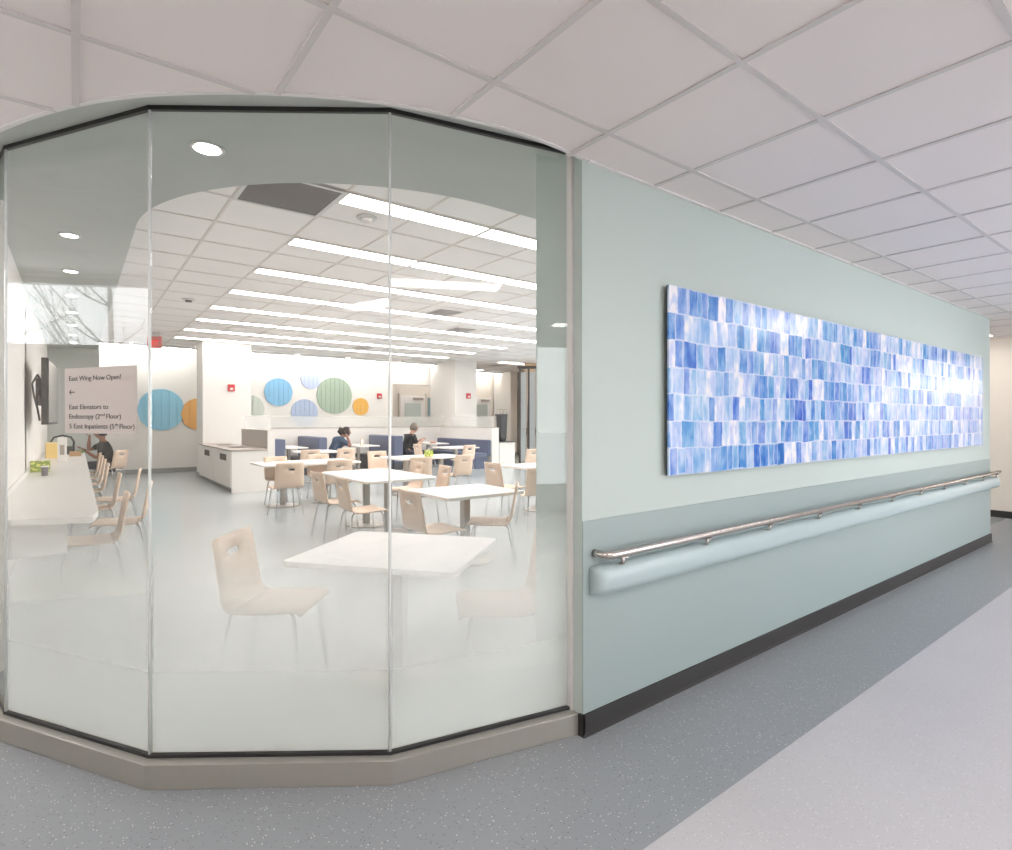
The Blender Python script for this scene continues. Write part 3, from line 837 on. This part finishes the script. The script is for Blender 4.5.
# booth benches
def booth(x, w_back, left, right, label, h=1.0):
    t = thing('booth_bench', label, 'bench', (x, 15.15, 0), 0, 'blue booth benches')
    b_ = obj('backrest', BX(-w_back/2, w_back/2, 0, 1.82, .2, h, bev=.03), M_blue, t)
    if left:
        obj('seat', BX(-w_back/2-.45, -w_back/2-.002, .02, 1.82, .30, .43, bev=.03), M_char, t)
        obj('plinth', BX(-w_back/2-.40, -w_back/2-.002, .08, 1.8, .003, .299), M_char, t)
    if right:
        obj('seat', BX(w_back/2+.002, w_back/2+.45, .02, 1.82, .30, .43, bev=.03), M_char, t)
        obj('plinth', BX(w_back/2+.002, w_back/2+.40, .08, 1.8, .003, .299), M_char, t)
    obj('back_plinth', BX(-w_back/2+.01, w_back/2-.01, .03, 1.8, .003, .199), M_char, t)
    return t
booth(4.2, .3, False, False, 'blue booth bench at the left end, against the end of the low wall', .97)
booth(5.33, .24, True, True, 'double blue booth bench behind the woman in navy')
booth(7.58, .30, True, True, 'double blue booth bench behind the man in the black shirt')
t = thing('long_bench', 'long blue upholstered bench along the right low wall', 'bench', (10.05, 13.92, 0))
obj('backrest', BX(-.14, -.005, 0, 3.0, .40, .86, bev=.025), M_blue, t)
obj('seat', BX(-.60, -.142, 0, 3.0, .34, .47, bev=.03), M_blue, t)
obj('plinth', BX(-.56, -.142, .01, 3.0, .003, .339), M_blue, t)

# items on tables
t = thing('sanitizer_box', 'small green and white box on the middle long table', 'box', (5.62, 9.92, .745), .1)
obj('carton', BX(-.075, .075, -.05, .05, 0, .13, bev=.004), M_green, t); bm = bmesh.new(); lathe(bm, [(.02, .13), (.02, .16), (.008, .165), (.008, .19)], 12); obj('pump', bm, M_table, t)
t = thing('menu_stand', 'small brown framed card on the table of the woman in navy', 'card stand', (6.5, 15.3, .745), .5)
bm = bmesh.new(); box(bm, -.07, .07, -.006, .006, 0, .19); obj('frame', bm, M_warm, t); obj('card', BX(-.055, .055, -.0085, -.0062, .018, .172), M_table, t)
t = thing('food_wrapper', 'brown food wrapping on the table of the man in black', 'wrapper', (8.85, 15.35, .745))
bm = bmesh.new(); bmesh.ops.create_icosphere(bm, subdivisions=2, radius=.09)
for v_ in bm.verts: v_.co = Vector((v_.co.x*1.3, v_.co.y, max(0, v_.co.z*.4+.03+random.uniform(-.012, .012))))
obj('paper', bm, M_skin2, t)

# right background: white cabinet, dark tapered container, folding glass door
t = thing('side_cabinet', 'white cabinet with dark top behind the end of the right low wall', 'cabinet', (10.345, 13.9, 0))
obj('body', BX(0, .60, 0, .7, .003, .775), M_white, t); obj('worktop', BX(-.01, .62, -.02, .71, .776, .80), M_bronze, t)
t = thing('beverage_urn', 'tall black tapered container with wire rack standing on the white side cabinet', 'container', (10.60, 14.12, .801))
bm = bmesh.new()
for (z0, w0, z1, w1_) in ((0, .08, .12, .105), (.12, .105, .80, .125)):
    a_ = [bm.verts.new(p) for p in ((-w0, -w0, z0), (w0, -w0, z0), (w0, w0, z0), (-w0, w0, z0), (-w1_, -w1_, z1), (w1_, -w1_, z1), (w1_, w1_, z1), (-w1_, w1_, z1))]
    for q in ((3,2,1,0),(4,5,6,7),(0,1,5,4),(1,2,6,5),(2,3,7,6),(3,0,4,7)): bm.faces.new([a_[i] for i in q])
obj('body', bm, M_blackp, t); obj('rim', BX(-.17, .14, -.14, .14, .80, .85, bev=.01), M_blackp, t)
bm = bmesh.new()
for x_ in (-.11, 0, .11): tube(bm, [(x_, -.1, .85), (x_, -.1, 1.0), (x_, .1, 1.0), (x_, .1, .85)], .006, 6)
tube(bm, [(-.13, 0, 1.0), (.13, 0, 1.0)], .006, 6); obj('wire_rack', bm, M_steel, t)

# (ca, sa) view independent world placement of the folding door
t = thing('folding_door', 'folding glass door in dark frames at the far right', 'door', (11.95, 14.95, 0), math.radians(-35))
for k, (x0, x1, ry) in enumerate(((-.0, .28, 0), (.30, .58, 0))):
    lf = obj('leaf', BX(x0, x0+.06, 0, .06, .003, 3.2), M_bronze, t)
    obj('stile', BX(x1-.05, x1, 0, .06, .003, 3.2), M_alu, lf)
    obj('pane', BX(x0+.0605, x1-.0505, .025, .035, .08, 3.1), M_fgl, lf)
    obj('rail', BX(x0+.0605, x1-.0505, .01, .05, 1.15, 1.18), M_alu, lf)
    obj('handle', BX(x1-.035, x1-.015, -.03, -.001, .95, 1.2), M_bronze, lf)
obj('head_track', BX(-.05, 1.6, -.02, .09, 3.201, 3.30), M_bronze, t)
bm = BX(12.7, 15.3, 15.5, 15.6, 0, 3.49); struct('wall_wood_panel', bm, M_warm)
t = thing('coat', 'red-brown cloth hanging against the warm wood wall beside the folding door', 'coat', (12.95, 15.42, .5))
bm = bmesh.new()
for z0, z1, w0, w1_ in ((0, .9, .26, .22), (.9, 1.5, .22, .16)):
    prism(bm, rounded_rect(w0, .05, .04), z0, z1)
obj('cloth', bm, M_brown, t); bm = bmesh.new(); tube(bm, [(0, 0, 1.48), (0, .07, 1.56)], .012, 6); obj('hook', bm, M_steel, t)

# doors in the far wall seen above the low wall
def far_door(n, x, y, label_w, lite=True):
    d_ = struct('door_%d' % n, BX(x-.55, x+.55, y-.06, y, 0.003, 2.42), M_table)
    struct('door_lite', BX(x-.38, x+.34, y-.066, y-.0605, 1.05, 2.12), M_frost, d_)
    struct('door_closer', BX(x+.0, x+.42, y-.12, y-.0605, 2.25, 2.34), M_alu, d_)
    struct('door_frame', BX(x-.62, x-.552, y-.09, y, 0.003, 2.5), M_cream, d_)
    struct('door_frame', BX(x+.552, x+.62, y-.09, y, 0.003, 2.5), M_cream, d_)
far_door(1, 10.6, 20.0, '')
far_door(2, 13.85, 20.0, '')
t = thing('notice_panel', 'teal rectangular panel beside the far door left of the column', 'panel', (11.5, 19.98, 1.1))
obj('board', BX(-.22, .22, -.02, 0, 0, 1.25), mat('teal_board', (128, 158, 168), .5), t); obj('edge', BX(-.235, .235, -.012, .012, -.015, 1.265), M_alu, t)

# ------------------------------------------------------------------ acoustic discs
def disc(x, z, r, rgb, label, n=5):
    t = thing('acoustic_disc', label, 'wall decoration', (x, 18.3, z), 0, 'round felt discs on the back wall')
    bm = bmesh.new(); cols = []
    m_ = mat('felt_'+'_'.join(map(str, rgb)), rgb, .95, noise=.16, nscale=38)
    sw = 2*r/n; xs_ = []
    for s in range(n):
        for q in range(4):
            u_ = q/3; xs_.append((-r+sw*(s+u_)*.9998+1e-4*q, (.055-.02*u_)))
    prev = None
    for x_, dp in xs_:
        h_ = math.sqrt(max(r*r-x_*x_, 0))+.003
        v4 = [bm.verts.new((x_, -dp, -h_)), bm.verts.new((x_, -dp, h_)), bm.verts.new((x_, -.002, -h_)), bm.verts.new((x_, -.002, h_))]
        if prev:
            # arc points in between are approximated by extra columns
            bm.faces.new((prev[0], v4[0], v4[1], prev[1])); bm.faces.new((prev[1], v4[1], v4[3], prev[3])); bm.faces.new((prev[2], v4[2], v4[0], prev[0])); bm.faces.new((prev[3], v4[3], v4[2], prev[2]))
        prev = v4
    obj('felt', bm, m_, t)
    bm = bmesh.new()
    bmesh.ops.create_cone(bm, cap_ends=True, segments=48, radius1=r*.985, radius2=r*.985, depth=.02, matrix=Matrix.Translation((0, -.0125, 0)) @ Matrix.Rotation(PI/2, 4, 'X'))
    obj('backing', bm, mat('felt_back', (220, 220, 220), .9), t)
disc(1.9, 1.76, .57, (150, 206, 230), 'large light blue disc on the back wall, left of the column', 6)
disc(2.82, 1.64, .45, (232, 176, 104), 'orange disc half hidden behind the column, next to the large light blue one', 4)
disc(5.03, 2.34, .43, (136, 190, 224), 'mid blue disc on the back wall, just right of the column', 6)
disc(6.03, 2.80, .33, (190, 202, 232), 'small periwinkle disc, topmost on the back wall', 5)
disc(5.83, 1.70, .43, (180, 196, 222), 'periwinkle disc rising from behind the glass screen', 6)
disc(6.81, 2.27, .60, (166, 184, 166), 'largest disc, sage green, on the back wall', 8)
disc(7.72, 1.92, .29, (236, 184, 90), 'small golden orange disc right of the sage green one', 4)
disc(4.2, 1.80, .42, (208, 216, 206), 'pale sage disc partly hidden by the column edge', 5)

# ------------------------------------------------------------------ lights in the dining ceiling
def make_linear():
    t = thing('ceiling_light', 'x', 'ceiling light')
    bm = bmesh.new(); w, l = .13, T*2/2*.995
    box(bm, -l, l, -w-.018, -w, -.016, -.0075); box(bm, -l, l, w, w+.018, -.016, -.0075); box(bm, -l, -l+.02, -w, w, -.016, -.0075); box(bm, l-.02, l, -w, w, -.016, -.0075)
    obj('frame', bm, M_trimw, t)
    obj('diffuser', BX(-l+.0205, l-.0205, -w+.0005, w-.0005, -.0145, -.008), M_lamp, t)
    return t
lin0 = make_linear(); first = True
ordn = ['nearest', 'second', 'third', 'fourth', 'fifth', 'sixth', 'seventh', 'farthest']
un = ['leftmost', 'second', 'third', 'fourth', 'rightmost']
for r_ in range(8):
    for c_ in range(5):
        x, y = 1.9+T*(2*c_+1), 6.32+.155+T*2*(r_-1)
        lb = 'linear dining ceiling light, %s row from the glass, %s unit of the row' % (ordn[r_], un[c_])
        if first:
            lin0.location = (x, y, ZD); lin0['label'] = lb; lin0['group'] = 'linear lights in the dining ceiling'; first = False
            _tree[lin0.name] = [(k_, []) for k_ in kids(lin0)]
        else: dup(lin0, (x, y, ZD), 0, lb)
dup(lin0, (12.6, 15.9, ZD), 0, 'linear ceiling light alone before the folding glass door')
dup(lin0, (10.2, 19.2, ZD), 0, 'unseen linear ceiling light added behind the opening with the far door')  # added out of sight to brighten the door recess
dup(lin0, (12.5, 19.0, ZD), 0, 'unseen linear ceiling light added above the second far door')  # added behind the column to lighten the far right corner
dup(lin0, (14.1, 14.3, ZD), 0, 'linear ceiling light at the far right, cut by the teal jamb')
# wall washers along the disc wall; last two added to brighten the far wall
for k_, x in enumerate((0.4, 1.9, 4.6, 6.2, 7.8, 9.6, 12.4, 13.9)):
    t = thing('wall_washer', ['slim wall washer light at the left end before the disc wall', 'slim wall washer light above the light blue disc', 'slim wall washer light above the mid blue disc', 'slim wall washer light above the periwinkle disc', 'slim wall washer light above the golden disc', 'slim wall washer light left of the far column', 'slim wall washer light added right of the far column', 'slim wall washer light added near the folding door'][k_], 'ceiling light', (x, 17.62 if x < 11 else 19.3, ZD-.10), 0, 'wall washer lights')
    obj('housing', BX(-.7, .7, -.03, .03, .02, .092), M_trimw, t)
    bm = bmesh.new(); vs = [bm.verts.new(p) for p in ((-.69, .035, .015), (.69, .035, .015), (.69, .035, .085), (-.69, .035, .085), (-.69, .031, .015), (.69, .031, .015), (.69, .031, .085), (-.69, .031, .085))]
    for q in ((3,2,1,0),(4,5,6,7),(0,1,5,4),(1,2,6,5),(2,3,7,6),(3,0,4,7)): bm.faces.new([vs[i] for i in q])
    obj('lens', bm, M_wash, t)
# downlights in the soffit
def downlight(x, y, z, label, m_, r=.065, g='recessed downlights in the teal soffit'):
    t = thing('recessed_downlight', label, 'downlight', (x, y, z), 0, g)
    bm = bmesh.new(); lathe(bm, [(r*1.25, -.001), (r*1.22, -.008), (r, -.010), (r*.98, -.001)], 28); obj('trim_ring', bm, M_trimw, t)
    bm = bmesh.new(); lathe(bm, [(r*.9, -.004), (r*.9, -.010), (r*.5, -.0125)], 24); obj('lens', bm, m_, t)
downlight(.62, 3.72, ZS, 'bright recessed downlight in the teal soffit just inside the centre pane', M_down, .075)
for k_, y in enumerate((6.2, 7.7, 9.2, 10.65, 12.1, 13.5, 14.8)):
    downlight(-.04, y, ZS, ['recessed downlight over the counter, nearest to the glass', 'recessed downlight over the counter, second from the glass', 'recessed downlight over the counter, third from the glass', 'recessed downlight over the counter, fourth from the glass', 'recessed downlight over the counter, fifth from the glass', 'recessed downlight over the counter, sixth from the glass', 'recessed downlight over the counter, farthest from the glass'][k_], M_downs)
# ceiling fittings
t = thing('air_diffuser', 'dark grey square return grille in the dining ceiling just past the soffit', 'vent', (1.51, 5.16, ZD))
bm = bmesh.new(); q = .37
box(bm, -q, q, -q, q, -.016, -.009)
obj('grille', bm, M_vent, t)
bm = bmesh.new()
for s_ in (-1, 1): box(bm, -q-.02, q+.02, s_*q-.018, s_*q+.018, -.022, -.0165); box(bm, s_*q-.018, s_*q+.018, -q+.02, q-.02, -.022, -.0165)
obj('frame', bm, M_trimw, t)
def small_round(name, x, y, r, label, cat, m1, m2):
    t = thing(name, label, cat, (x, y, ZD))
    bm = bmesh.new(); lathe(bm, [(r, -.0075), (r*.95, -.02), (r*.6, -.024)], 24); obj('ring', bm, m1, t)
    bm = bmesh.new(); lathe(bm, [(r*.55, -.0245), (r*.5, -.05), (r*.2, -.055)], 20); obj('sensor', bm, m2, t)
small_round('ceiling_speaker', 2.29, 5.28, .10, 'round white ceiling speaker between the first two rows of lights', 'speaker', M_trimw, M_tile)
small_round('smoke_detector', 1.5, 10.69, .10, 'grey smoke detector left of the rows of lights', 'detector', M_trimw, M_vent)
for x, y, lb in ((5.5, 9.1, 'square ceiling vent between the third and fourth rows of lights'), (6.86, 10.65, 'dark square ceiling vent near the teal jamb'), (12.5, 16.95, 'dark ceiling vent before the narrow column'), (6.4, 14.95, 'small ceiling vent beside the second farthest row of lights')):
    t = thing('ceiling_vent', lb, 'vent', (x, y, ZD), 0, 'small vents in the dining ceiling')
    bm = bmesh.new()
    for k_ in range(4):
        a_ = .24-.055*k_; box(bm, -a_, a_, -a_, -a_+.02, -.02-.004*k_, -.0085); box(bm, -a_, a_, a_-.02, a_, -.02-.004*k_, -.0085); box(bm, -a_, -a_+.02, -a_+.02, a_-.02, -.02-.004*k_, -.0085); box(bm, a_-.02, a_, -a_+.02, a_-.02, -.02-.004*k_, -.0085)
    obj('louvre', bm, M_tbar, t); obj('throat', BX(-.215, .215, -.215, .215, -.0095, -.0075), M_vent, t)
# exit sign
t = thing('exit_sign', 'red exit sign hanging from the dining ceiling left of the column', 'exit sign', (1.45, 15.24, 3.13), yaw)
obj('panel', BX(-.17, .17, -.012, .012, 0, .27), M_exitp, t)
text('EXIT', -.145, .05, .20, .62, t, M_exit, -.0145)
obj('canopy', BX(-.14, .14, -.03, .03, .27, .36), M_trimw, t)
# fire alarms
for x, y, z, lb in ((3.23, 16.06, 2.31, 'red fire alarm strobe on the big column'), (8.40, 18.3, 2.30, 'red fire alarm strobe on the back wall right of the discs'), (10.85, 16.4, 2.30, 'red fire alarm strobe on the column behind the blue bench')):
    t = thing('fire_alarm', lb, 'fire alarm', (x, y-.001, z), 0, 'fire alarm strobes')
    obj('housing', BX(-.085, .085, -.045, 0, -.09, .09, bev=.008), M_red, t); obj('strobe_lens', BX(-.035, .035, -.062, -.0455, -.055, 0, bev=.006), M_table, t)

# ------------------------------------------------------------------ corridor ceiling lights
GCL = 'linear lights in the corridor ceiling'
def clight(x0, x1, y, label, w=.14, m_=None):
    t = thing('ceiling_light', label, 'ceiling light', ((x0+x1)/2, y, ZC), 0, GCL); l = (x1-x0)/2
    bm = bmesh.new()
    box(bm, -l-.02, l+.02, -w-.02, -w, -.014, -.0065); box(bm, -l-.02, l+.02, w, w+.02, -.014, -.0065); box(bm, -l-.02, -l, -w, w, -.014, -.0065); box(bm, l, l+.02, -w, w, -.014, -.0065)
    obj('frame', bm, M_trimw, t); obj('diffuser', BX(-l+.0005, l-.0005, -w+.0005, w-.0005, -.0125, -.0065), m_ or M_lampc, t)
clight(-2.2, -1.0, -.3, 'linear corridor light by the window wall')
clight(.9, 2.1, -.55, 'linear corridor light opposite the teal wall corner')
clight(6.3, 7.9, .0, 'linear corridor light opposite the long artwork', .14, M_lampd)
clight(3.2, 4.4, -2.4, 'linear corridor light near the opposite wall', .14, M_lampd)
clight(9.5, 10.7, 2.4, 'linear light in the lobby ceiling', .14, M_lampd)
clight(15.5, 16.7, -.6, 'linear corridor light halfway down the corridor', .14, M_lampd)
clight(20.5, 29.5, -2.6, 'continuous line of light far down the corridor', .10, M_lampf)
clight(-2.0, -.9, 5.6, 'linear light in the side corridor')

# ------------------------------------------------------------------ outdoors: ground, bare trees, overcast sky
bm = BX(-60, 60, -60, 50, -.35, -.15); o = obj('ground', bm, M_ground); o['kind'] = 'structure'
def tree(x, y, h_, seed, label):
    rnd = random.Random(seed)
    t = thing('bare_tree', label, 'tree', (x, y, -.15), 0, 'bare trees outside the window')
    bt = bmesh.new(); bb = bmesh.new()
    pts = []; p = Vector((0, 0, 0)); d_ = Vector((rnd.uniform(-.06, .06), rnd.uniform(-.06, .06), 1)); r0 = h_*.016
    n = 7
    for i in range(n+1):
        pts.append(p.copy()); p += d_*h_/n; d_ += Vector((rnd.uniform(-.08, .08), rnd.uniform(-.08, .08), 0))
    tube(bt, pts, [r0*(1-.85*i/n) for i in range(n+1)], 8)
    def br(p, d, L_, r, dep):
        q = [p]; c = p.copy(); dd = d.normalized()
        for i in range(3):
            c = c+dd*L_/3; dd = (dd+Vector((rnd.uniform(-.25, .25), rnd.uniform(-.25, .25), rnd.uniform(-.05, .25)))).normalized(); q.append(c.copy())
        tube(bb, q, [r, r*.75, r*.55, r*.3], 4, False)
        if dep:
            for k_ in range(3):
                a_ = q[1+k_ % 3]; br(a_, dd+Vector((rnd.uniform(-.9, .9), rnd.uniform(-.9, .9), rnd.uniform(-.2, .6))), L_*.6, r*.5, dep-1)
    for i in range(2, n):
        for k_ in range(3):
            a_ = rnd.uniform(0, 2*PI); br(pts[i], Vector((math.cos(a_), math.sin(a_), rnd.uniform(.3, .9))), h_*.32*(1-.08*i), r0*.35*(1-.1*i), 2)
    obj('trunk', bt, M_bark, t); obj('branches', bb, M_bark, t)
for x, y, h_, s_, lb in ((-13, 3.6, 8, 1, 'bare tree nearest the window, left in its view'), (-17, 10.5, 9, 2, 'bare tree behind the nearest one'), (-12.5, 13.5, 8, 3, 'bare tree right of the window centre'), (-24, 19, 10, 4, 'tall bare tree farther back'), (-21, 2.5, 9, 5, 'bare tree at the far left of the window view'), (-20, 27, 10, 6, 'bare tree farthest to the right')):
    tree(x, y, h_, s_, lb)
w = bpy.data.worlds.new('world'); sc.world = w; w.use_nodes = True
bg = w.node_tree.nodes['Background']; bg.inputs[0].default_value = (.96, .97, 1, 1); bg.inputs[1].default_value = 7.5

# ------------------------------------------------------------------ people
def skin_obj(name, verts, edges, m_, parent, sub=2, root=0):
    me = bpy.data.meshes.new(name); me.from_pydata([v[0] for v in verts], edges, [])
    o = bpy.data.objects.new(name, me); C.objects.link(o); o.parent = parent
    md = o.modifiers.new('skin', 'SKIN'); md.use_smooth_shade = True
    for i, v in enumerate(verts):
        s_ = me.skin_vertices[0].data[i]; r = v[1]; s_.radius = r if isinstance(r, tuple) else (r, r); s_.use_root = (i == root)
    o.modifiers.new('sub', 'SUBSURF').levels = sub; o.modifiers['sub'].render_levels = sub
    me.materials.append(m_); return o

def person(loc, deg, label, skin, hairm, top, bottom, shoe, hl, hr, head_tilt=0, lean=.08, ponytail=False, glasses=False, hand_up=None, watch=None, seat=.0, slump=1.0, size=1.0):
    """seated figure facing +x; hl / hr are the hand positions (x, y, z)"""
    t = thing('person', label, 'person', loc, math.radians(deg))
    hz = .55+seat; t.scale = (size,)*3
    pel = Vector((0, 0, hz)); chest = Vector((lean*.7, 0, hz+.30*slump)); neck = Vector((lean*1.15, 0, hz+.50*slump)); 
    headc = Vector((lean*1.3+head_tilt, 0, hz+.66*slump))
    V = []; E_ = []
    def add(p, r, par=None):
        V.append((tuple(p), r)); 
        if par is not None: E_.append((par, len(V)-1))
        return len(V)-1
    p0 = add(pel, (.155, .12)); a1 = add(pel+Vector((lean*.3, 0, .13)), (.14, .105), p0); a2 = add(chest, (.16, .11), a1)
    a3 = add(chest+Vector((lean*.3, 0, .12)), (.12, .09), a2); a4 = add(neck, .055, a3); 
    h1 = add(neck.lerp(headc, .45), .058, a4); h2 = add(headc, (.078, .092), h1); add(headc+Vector((0, 0, .075)), (.062, .072), h2)
    info = {}
    for s_, hp in ((1, hl), (-1, hr)):
        sh = chest+Vector((lean*.2, .175*s_, .13)); hp = Vector(hp); mid = (sh+hp)/2; dd = (hp-sh); L1 = .31; hh = math.sqrt(max(L1*L1-(dd.length/2)**2, .0))
        dn = Vector((-.1, .35*s_, -1)); dn = (dn-dd.normalized()*dn.dot(dd.normalized())).normalized()
        el = mid+dn*hh
        s0 = add(sh, .058, a3); s1 = add(sh.lerp(el, .5), .048, s0); s2 = add(el, .042, s1); s3 = add(el.lerp(hp, .55), .036, s2); s4 = add(hp, (.026, .022), s3)
        fd = (hp-el).normalized(); side = fd.cross(Vector((0, 0, 1))).normalized()
        pm = add(hp+fd*.05, (.036, .018), s4)
        info[s_] = (sh, el, hp, fd, side)
        # hip, knee, ankle
        hip = pel+Vector((.04, .095*s_, -.02)); kn = hip+Vector((.42, .03*s_, .02)); an = Vector((kn.x+.02, kn.y, .09))
        q0 = add(hip, .088, p0); q1 = add(hip.lerp(kn, .5), .075, q0); q2 = add(kn, .058, q1); q3 = add(kn.lerp(an, .4), .053, q2); q4 = add(an, .035, q3); add(an+Vector((.07, 0, -.045)), (.035, .028), q4)
        info[s_*2] = (hip, kn, an)
    body = skin_obj('body', V, E_, skin, t, 2)
    # fingers: short skinned chains rooted in the palm
    for s_ in (1, -1):
        sh, el, hp, fd, side = info[s_]
        FV = []; FE = []
        def fa(p, r, par=None):
            FV.append((tuple(p), r)); 
            if par is not None: FE.append((par, len(FV)-1))
            return len(FV)-1
        for k_, (off, ln) in enumerate(((-.027, .062), (-.009, .074), (.009, .070), (.026, .055))):
            b_ = hp+fd*.075+side*off; f0 = fa(b_, .009); f1 = fa(b_+fd*ln*.5+Vector((0, 0, -.006)), .0085, f0); fa(b_+fd*ln+Vector((0, 0, -.022)), .007, f1)
        b_ = hp+fd*.03+side*(-.028*s_); f0 = fa(b_, .011); f1 = fa(b_+fd*.03+side*(-.026*s_), .0095, f0); fa(b_+fd*.055+side*(-.032*s_)+Vector((0, 0, -.008)), .008, f1)
        o = skin_obj('fingers', FV, FE, skin, t, 1)
        for v_ in (0, 3, 6, 9, 12): o.data.skin_vertices[0].data[v_].use_root = True
    # head: face, ears, nose
    bm = bmesh.new(); bmesh.ops.create_uvsphere(bm, u_segments=20, v_segments=14, radius=1)
    for v_ in bm.verts:
        c = v_.co; x_, y_, z_ = c
        sx, sy, sz = .098, .078, .122
        if z_ < -.2: sy *= 1+.35*(z_+.2); sx *= 1+.12*(z_+.2)
        v_.co = Vector((x_*sx, y_*sy, z_*sz))
    for f in bm.faces: f.smooth = True
    hd = obj('head', bm, skin, t, local=tuple(headc+Vector((.012, 0, .01))))
    bm = bmesh.new(); tube(bm, [(.093, 0, .015), (.110, 0, -.018), (.098, 0, -.028)], [.008, .014, .009], 8)
    for s_ in (1, -1):
        tube(bm, [(-.005, .074*s_, .02), (-.012, .086*s_, .005), (-.002, .076*s_, -.03)], [.010, .016, .008], 6)
    obj('nose_and_ears', bm, skin, hd)
    bm = bmesh.new()
    for s_ in (1, -1): bmesh.ops.create_uvsphere(bm, u_segments=8, v_segments=6, radius=.011, matrix=Matrix.Translation((.084, .03*s_, .012)))
    obj('eyes', bm, M_blackp, hd)
    bm = bmesh.new(); tube(bm, [(.083, -.024, -.06), (.090, 0, -.062), (.083, .024, -.06)], [.003, .006, .003], 6); obj('mouth', bm, mat('lips', (150, 84, 78), .5), hd)
    if glasses:
        bm = bmesh.new()
        for s_ in (1, -1):
            tube(bm, [(.098+0*k_, .032*s_+.022*math.cos(2*PI*k_/10), .012+.017*math.sin(2*PI*k_/10)) for k_ in range(11)], .0025, 5)
            tube(bm, [(.098, .054*s_, .014), (.0, .082*s_, .02)], .0025, 5)
        tube(bm, [(.1, -.010, .014), (.1, .010, .014)], .0025, 5); obj('glasses', bm, M_blackp, hd)
    # hair cap
    bm = bmesh.new(); bmesh.ops.create_uvsphere(bm, u_segments=20, v_segments=14, radius=1)
    for v_ in list(bm.verts):
        if v_.co.x > .42 and v_.co.z < .62 or v_.co.z < -.45: bm.verts.remove(v_)
    for v_ in bm.verts: v_.co = Vector((v_.co.x*.108-.006, v_.co.y*.09, v_.co.z*.132+.006))
    if ponytail: tube(bm, [(-.09, 0, .06), (-.15, 0, .08), (-.175, 0, .02), (-.15, 0, -.05)], [.03, .055, .055, .02], 10)
    hr_ = obj('hair', bm, hairm, hd, smooth=True); md = hr_.modifiers.new('solid', 'SOLIDIFY'); md.thickness = .012; md.offset = 1
    # shirt
    SV = []; SE = []
    def sa_(p, r, par=None):
        SV.append((tuple(p), r)); 
        if par is not None: SE.append((par, len(SV)-1))
        return len(SV)-1
    c0 = sa_(pel+Vector((0, 0, -.03)), (.175, .14)); c1 = sa_(pel+Vector((lean*.3, 0, .13)), (.165, .13), c0); c2 = sa_(chest, (.20, .15), c1); c3 = sa_(chest+Vector((lean*.3, 0, .125)), (.165, .125), c2); sa_(neck+Vector((0, 0, -.025)), .082, c3)
    for s_ in (1, -1):
        sh, el = info[s_][0], info[s_][1]
        d0 = sa_(sh, .085, c3); sa_(sh.lerp(el, .72), .062, d0)
    skin_obj('shirt', SV, SE, top, t, 2)
    # trousers
    TV = []; TE = []
    def ta(p, r, par=None):
        TV.append((tuple(p), r)); 
        if par is not None: TE.append((par, len(TV)-1))
        return len(TV)-1
    c0 = ta(pel+Vector((0, 0, -.02)), (.17, .13))
    for s_ in (1, -1):
        hip, kn, an = info[s_*2]
        d0 = ta(hip, .10, c0); d1 = ta(hip.lerp(kn, .5), .09, d0); d2 = ta(kn, .073, d1); ta(an+Vector((0, 0, .03)), .055, d2)
    skin_obj('trousers', TV, TE, bottom, t, 2)
    for s_ in (1, -1):
        an = info[s_*2][2]
        bm = bmesh.new(); prism(bm, [(p_[0]+.045, p_[1]) for p_ in rounded_rect(.135, .045, .04)], -.055, .02); 
        for v_ in bm.verts:
            if v_.co.z > 0 and v_.co.x > .08: v_.co.z -= .035
        o = obj('shoe', bm, shoe, t, local=(an.x, an.y, .062))
        bevel_mod(o, .012, 3)
    if watch:
        sh, el, hp, fd, side = info[watch]
        bm = bmesh.new(); tube(bm, [hp-fd*.045, hp-fd*.02], .034, 12); obj('wristwatch', bm, M_blackp, t)
    return t
person((5.68, 15.5, 0), 0, 'woman in navy top with dark tied hair leaning on her hand at a booth table', M_skin, M_hair, M_navy, M_dark, M_blackp,
       (.42, .12, .71), (.36, -.09, .93), head_tilt=.10, lean=.22, ponytail=True, seat=-.10, slump=.82, size=1.12)
person((7.96, 15.45, 0), 0, 'man in black T-shirt with grey hair and glasses eating at a booth table', M_skin2, M_hairg, M_black, M_dark, M_blackp,
       (.46, .06, .74), (.46, -.08, .74), head_tilt=.06, lean=.14, glasses=True, seat=-.11, slump=.93, size=1.15)
person((PC[0]-.0, PC[1]+.0, 0), 180, 'person in black shirt with a wristwatch sitting at the far end of the counter', M_skin, M_hair, M_black, M_dark, M_blackp,
       (.44, .10, .86), (.34, -.16, 1.12), head_tilt=.02, lean=.10, watch=1, seat=-.02)

# ------------------------------------------------------------------ colour management
sc.view_settings.view_transform = 'Standard'; sc.view_settings.look = 'None'
sc.cycles.transparent_max_bounces = 24
sc.view_settings.exposure = 0.1; sc.view_settings.gamma = 1; sc.view_settings.use_curve_mapping = False
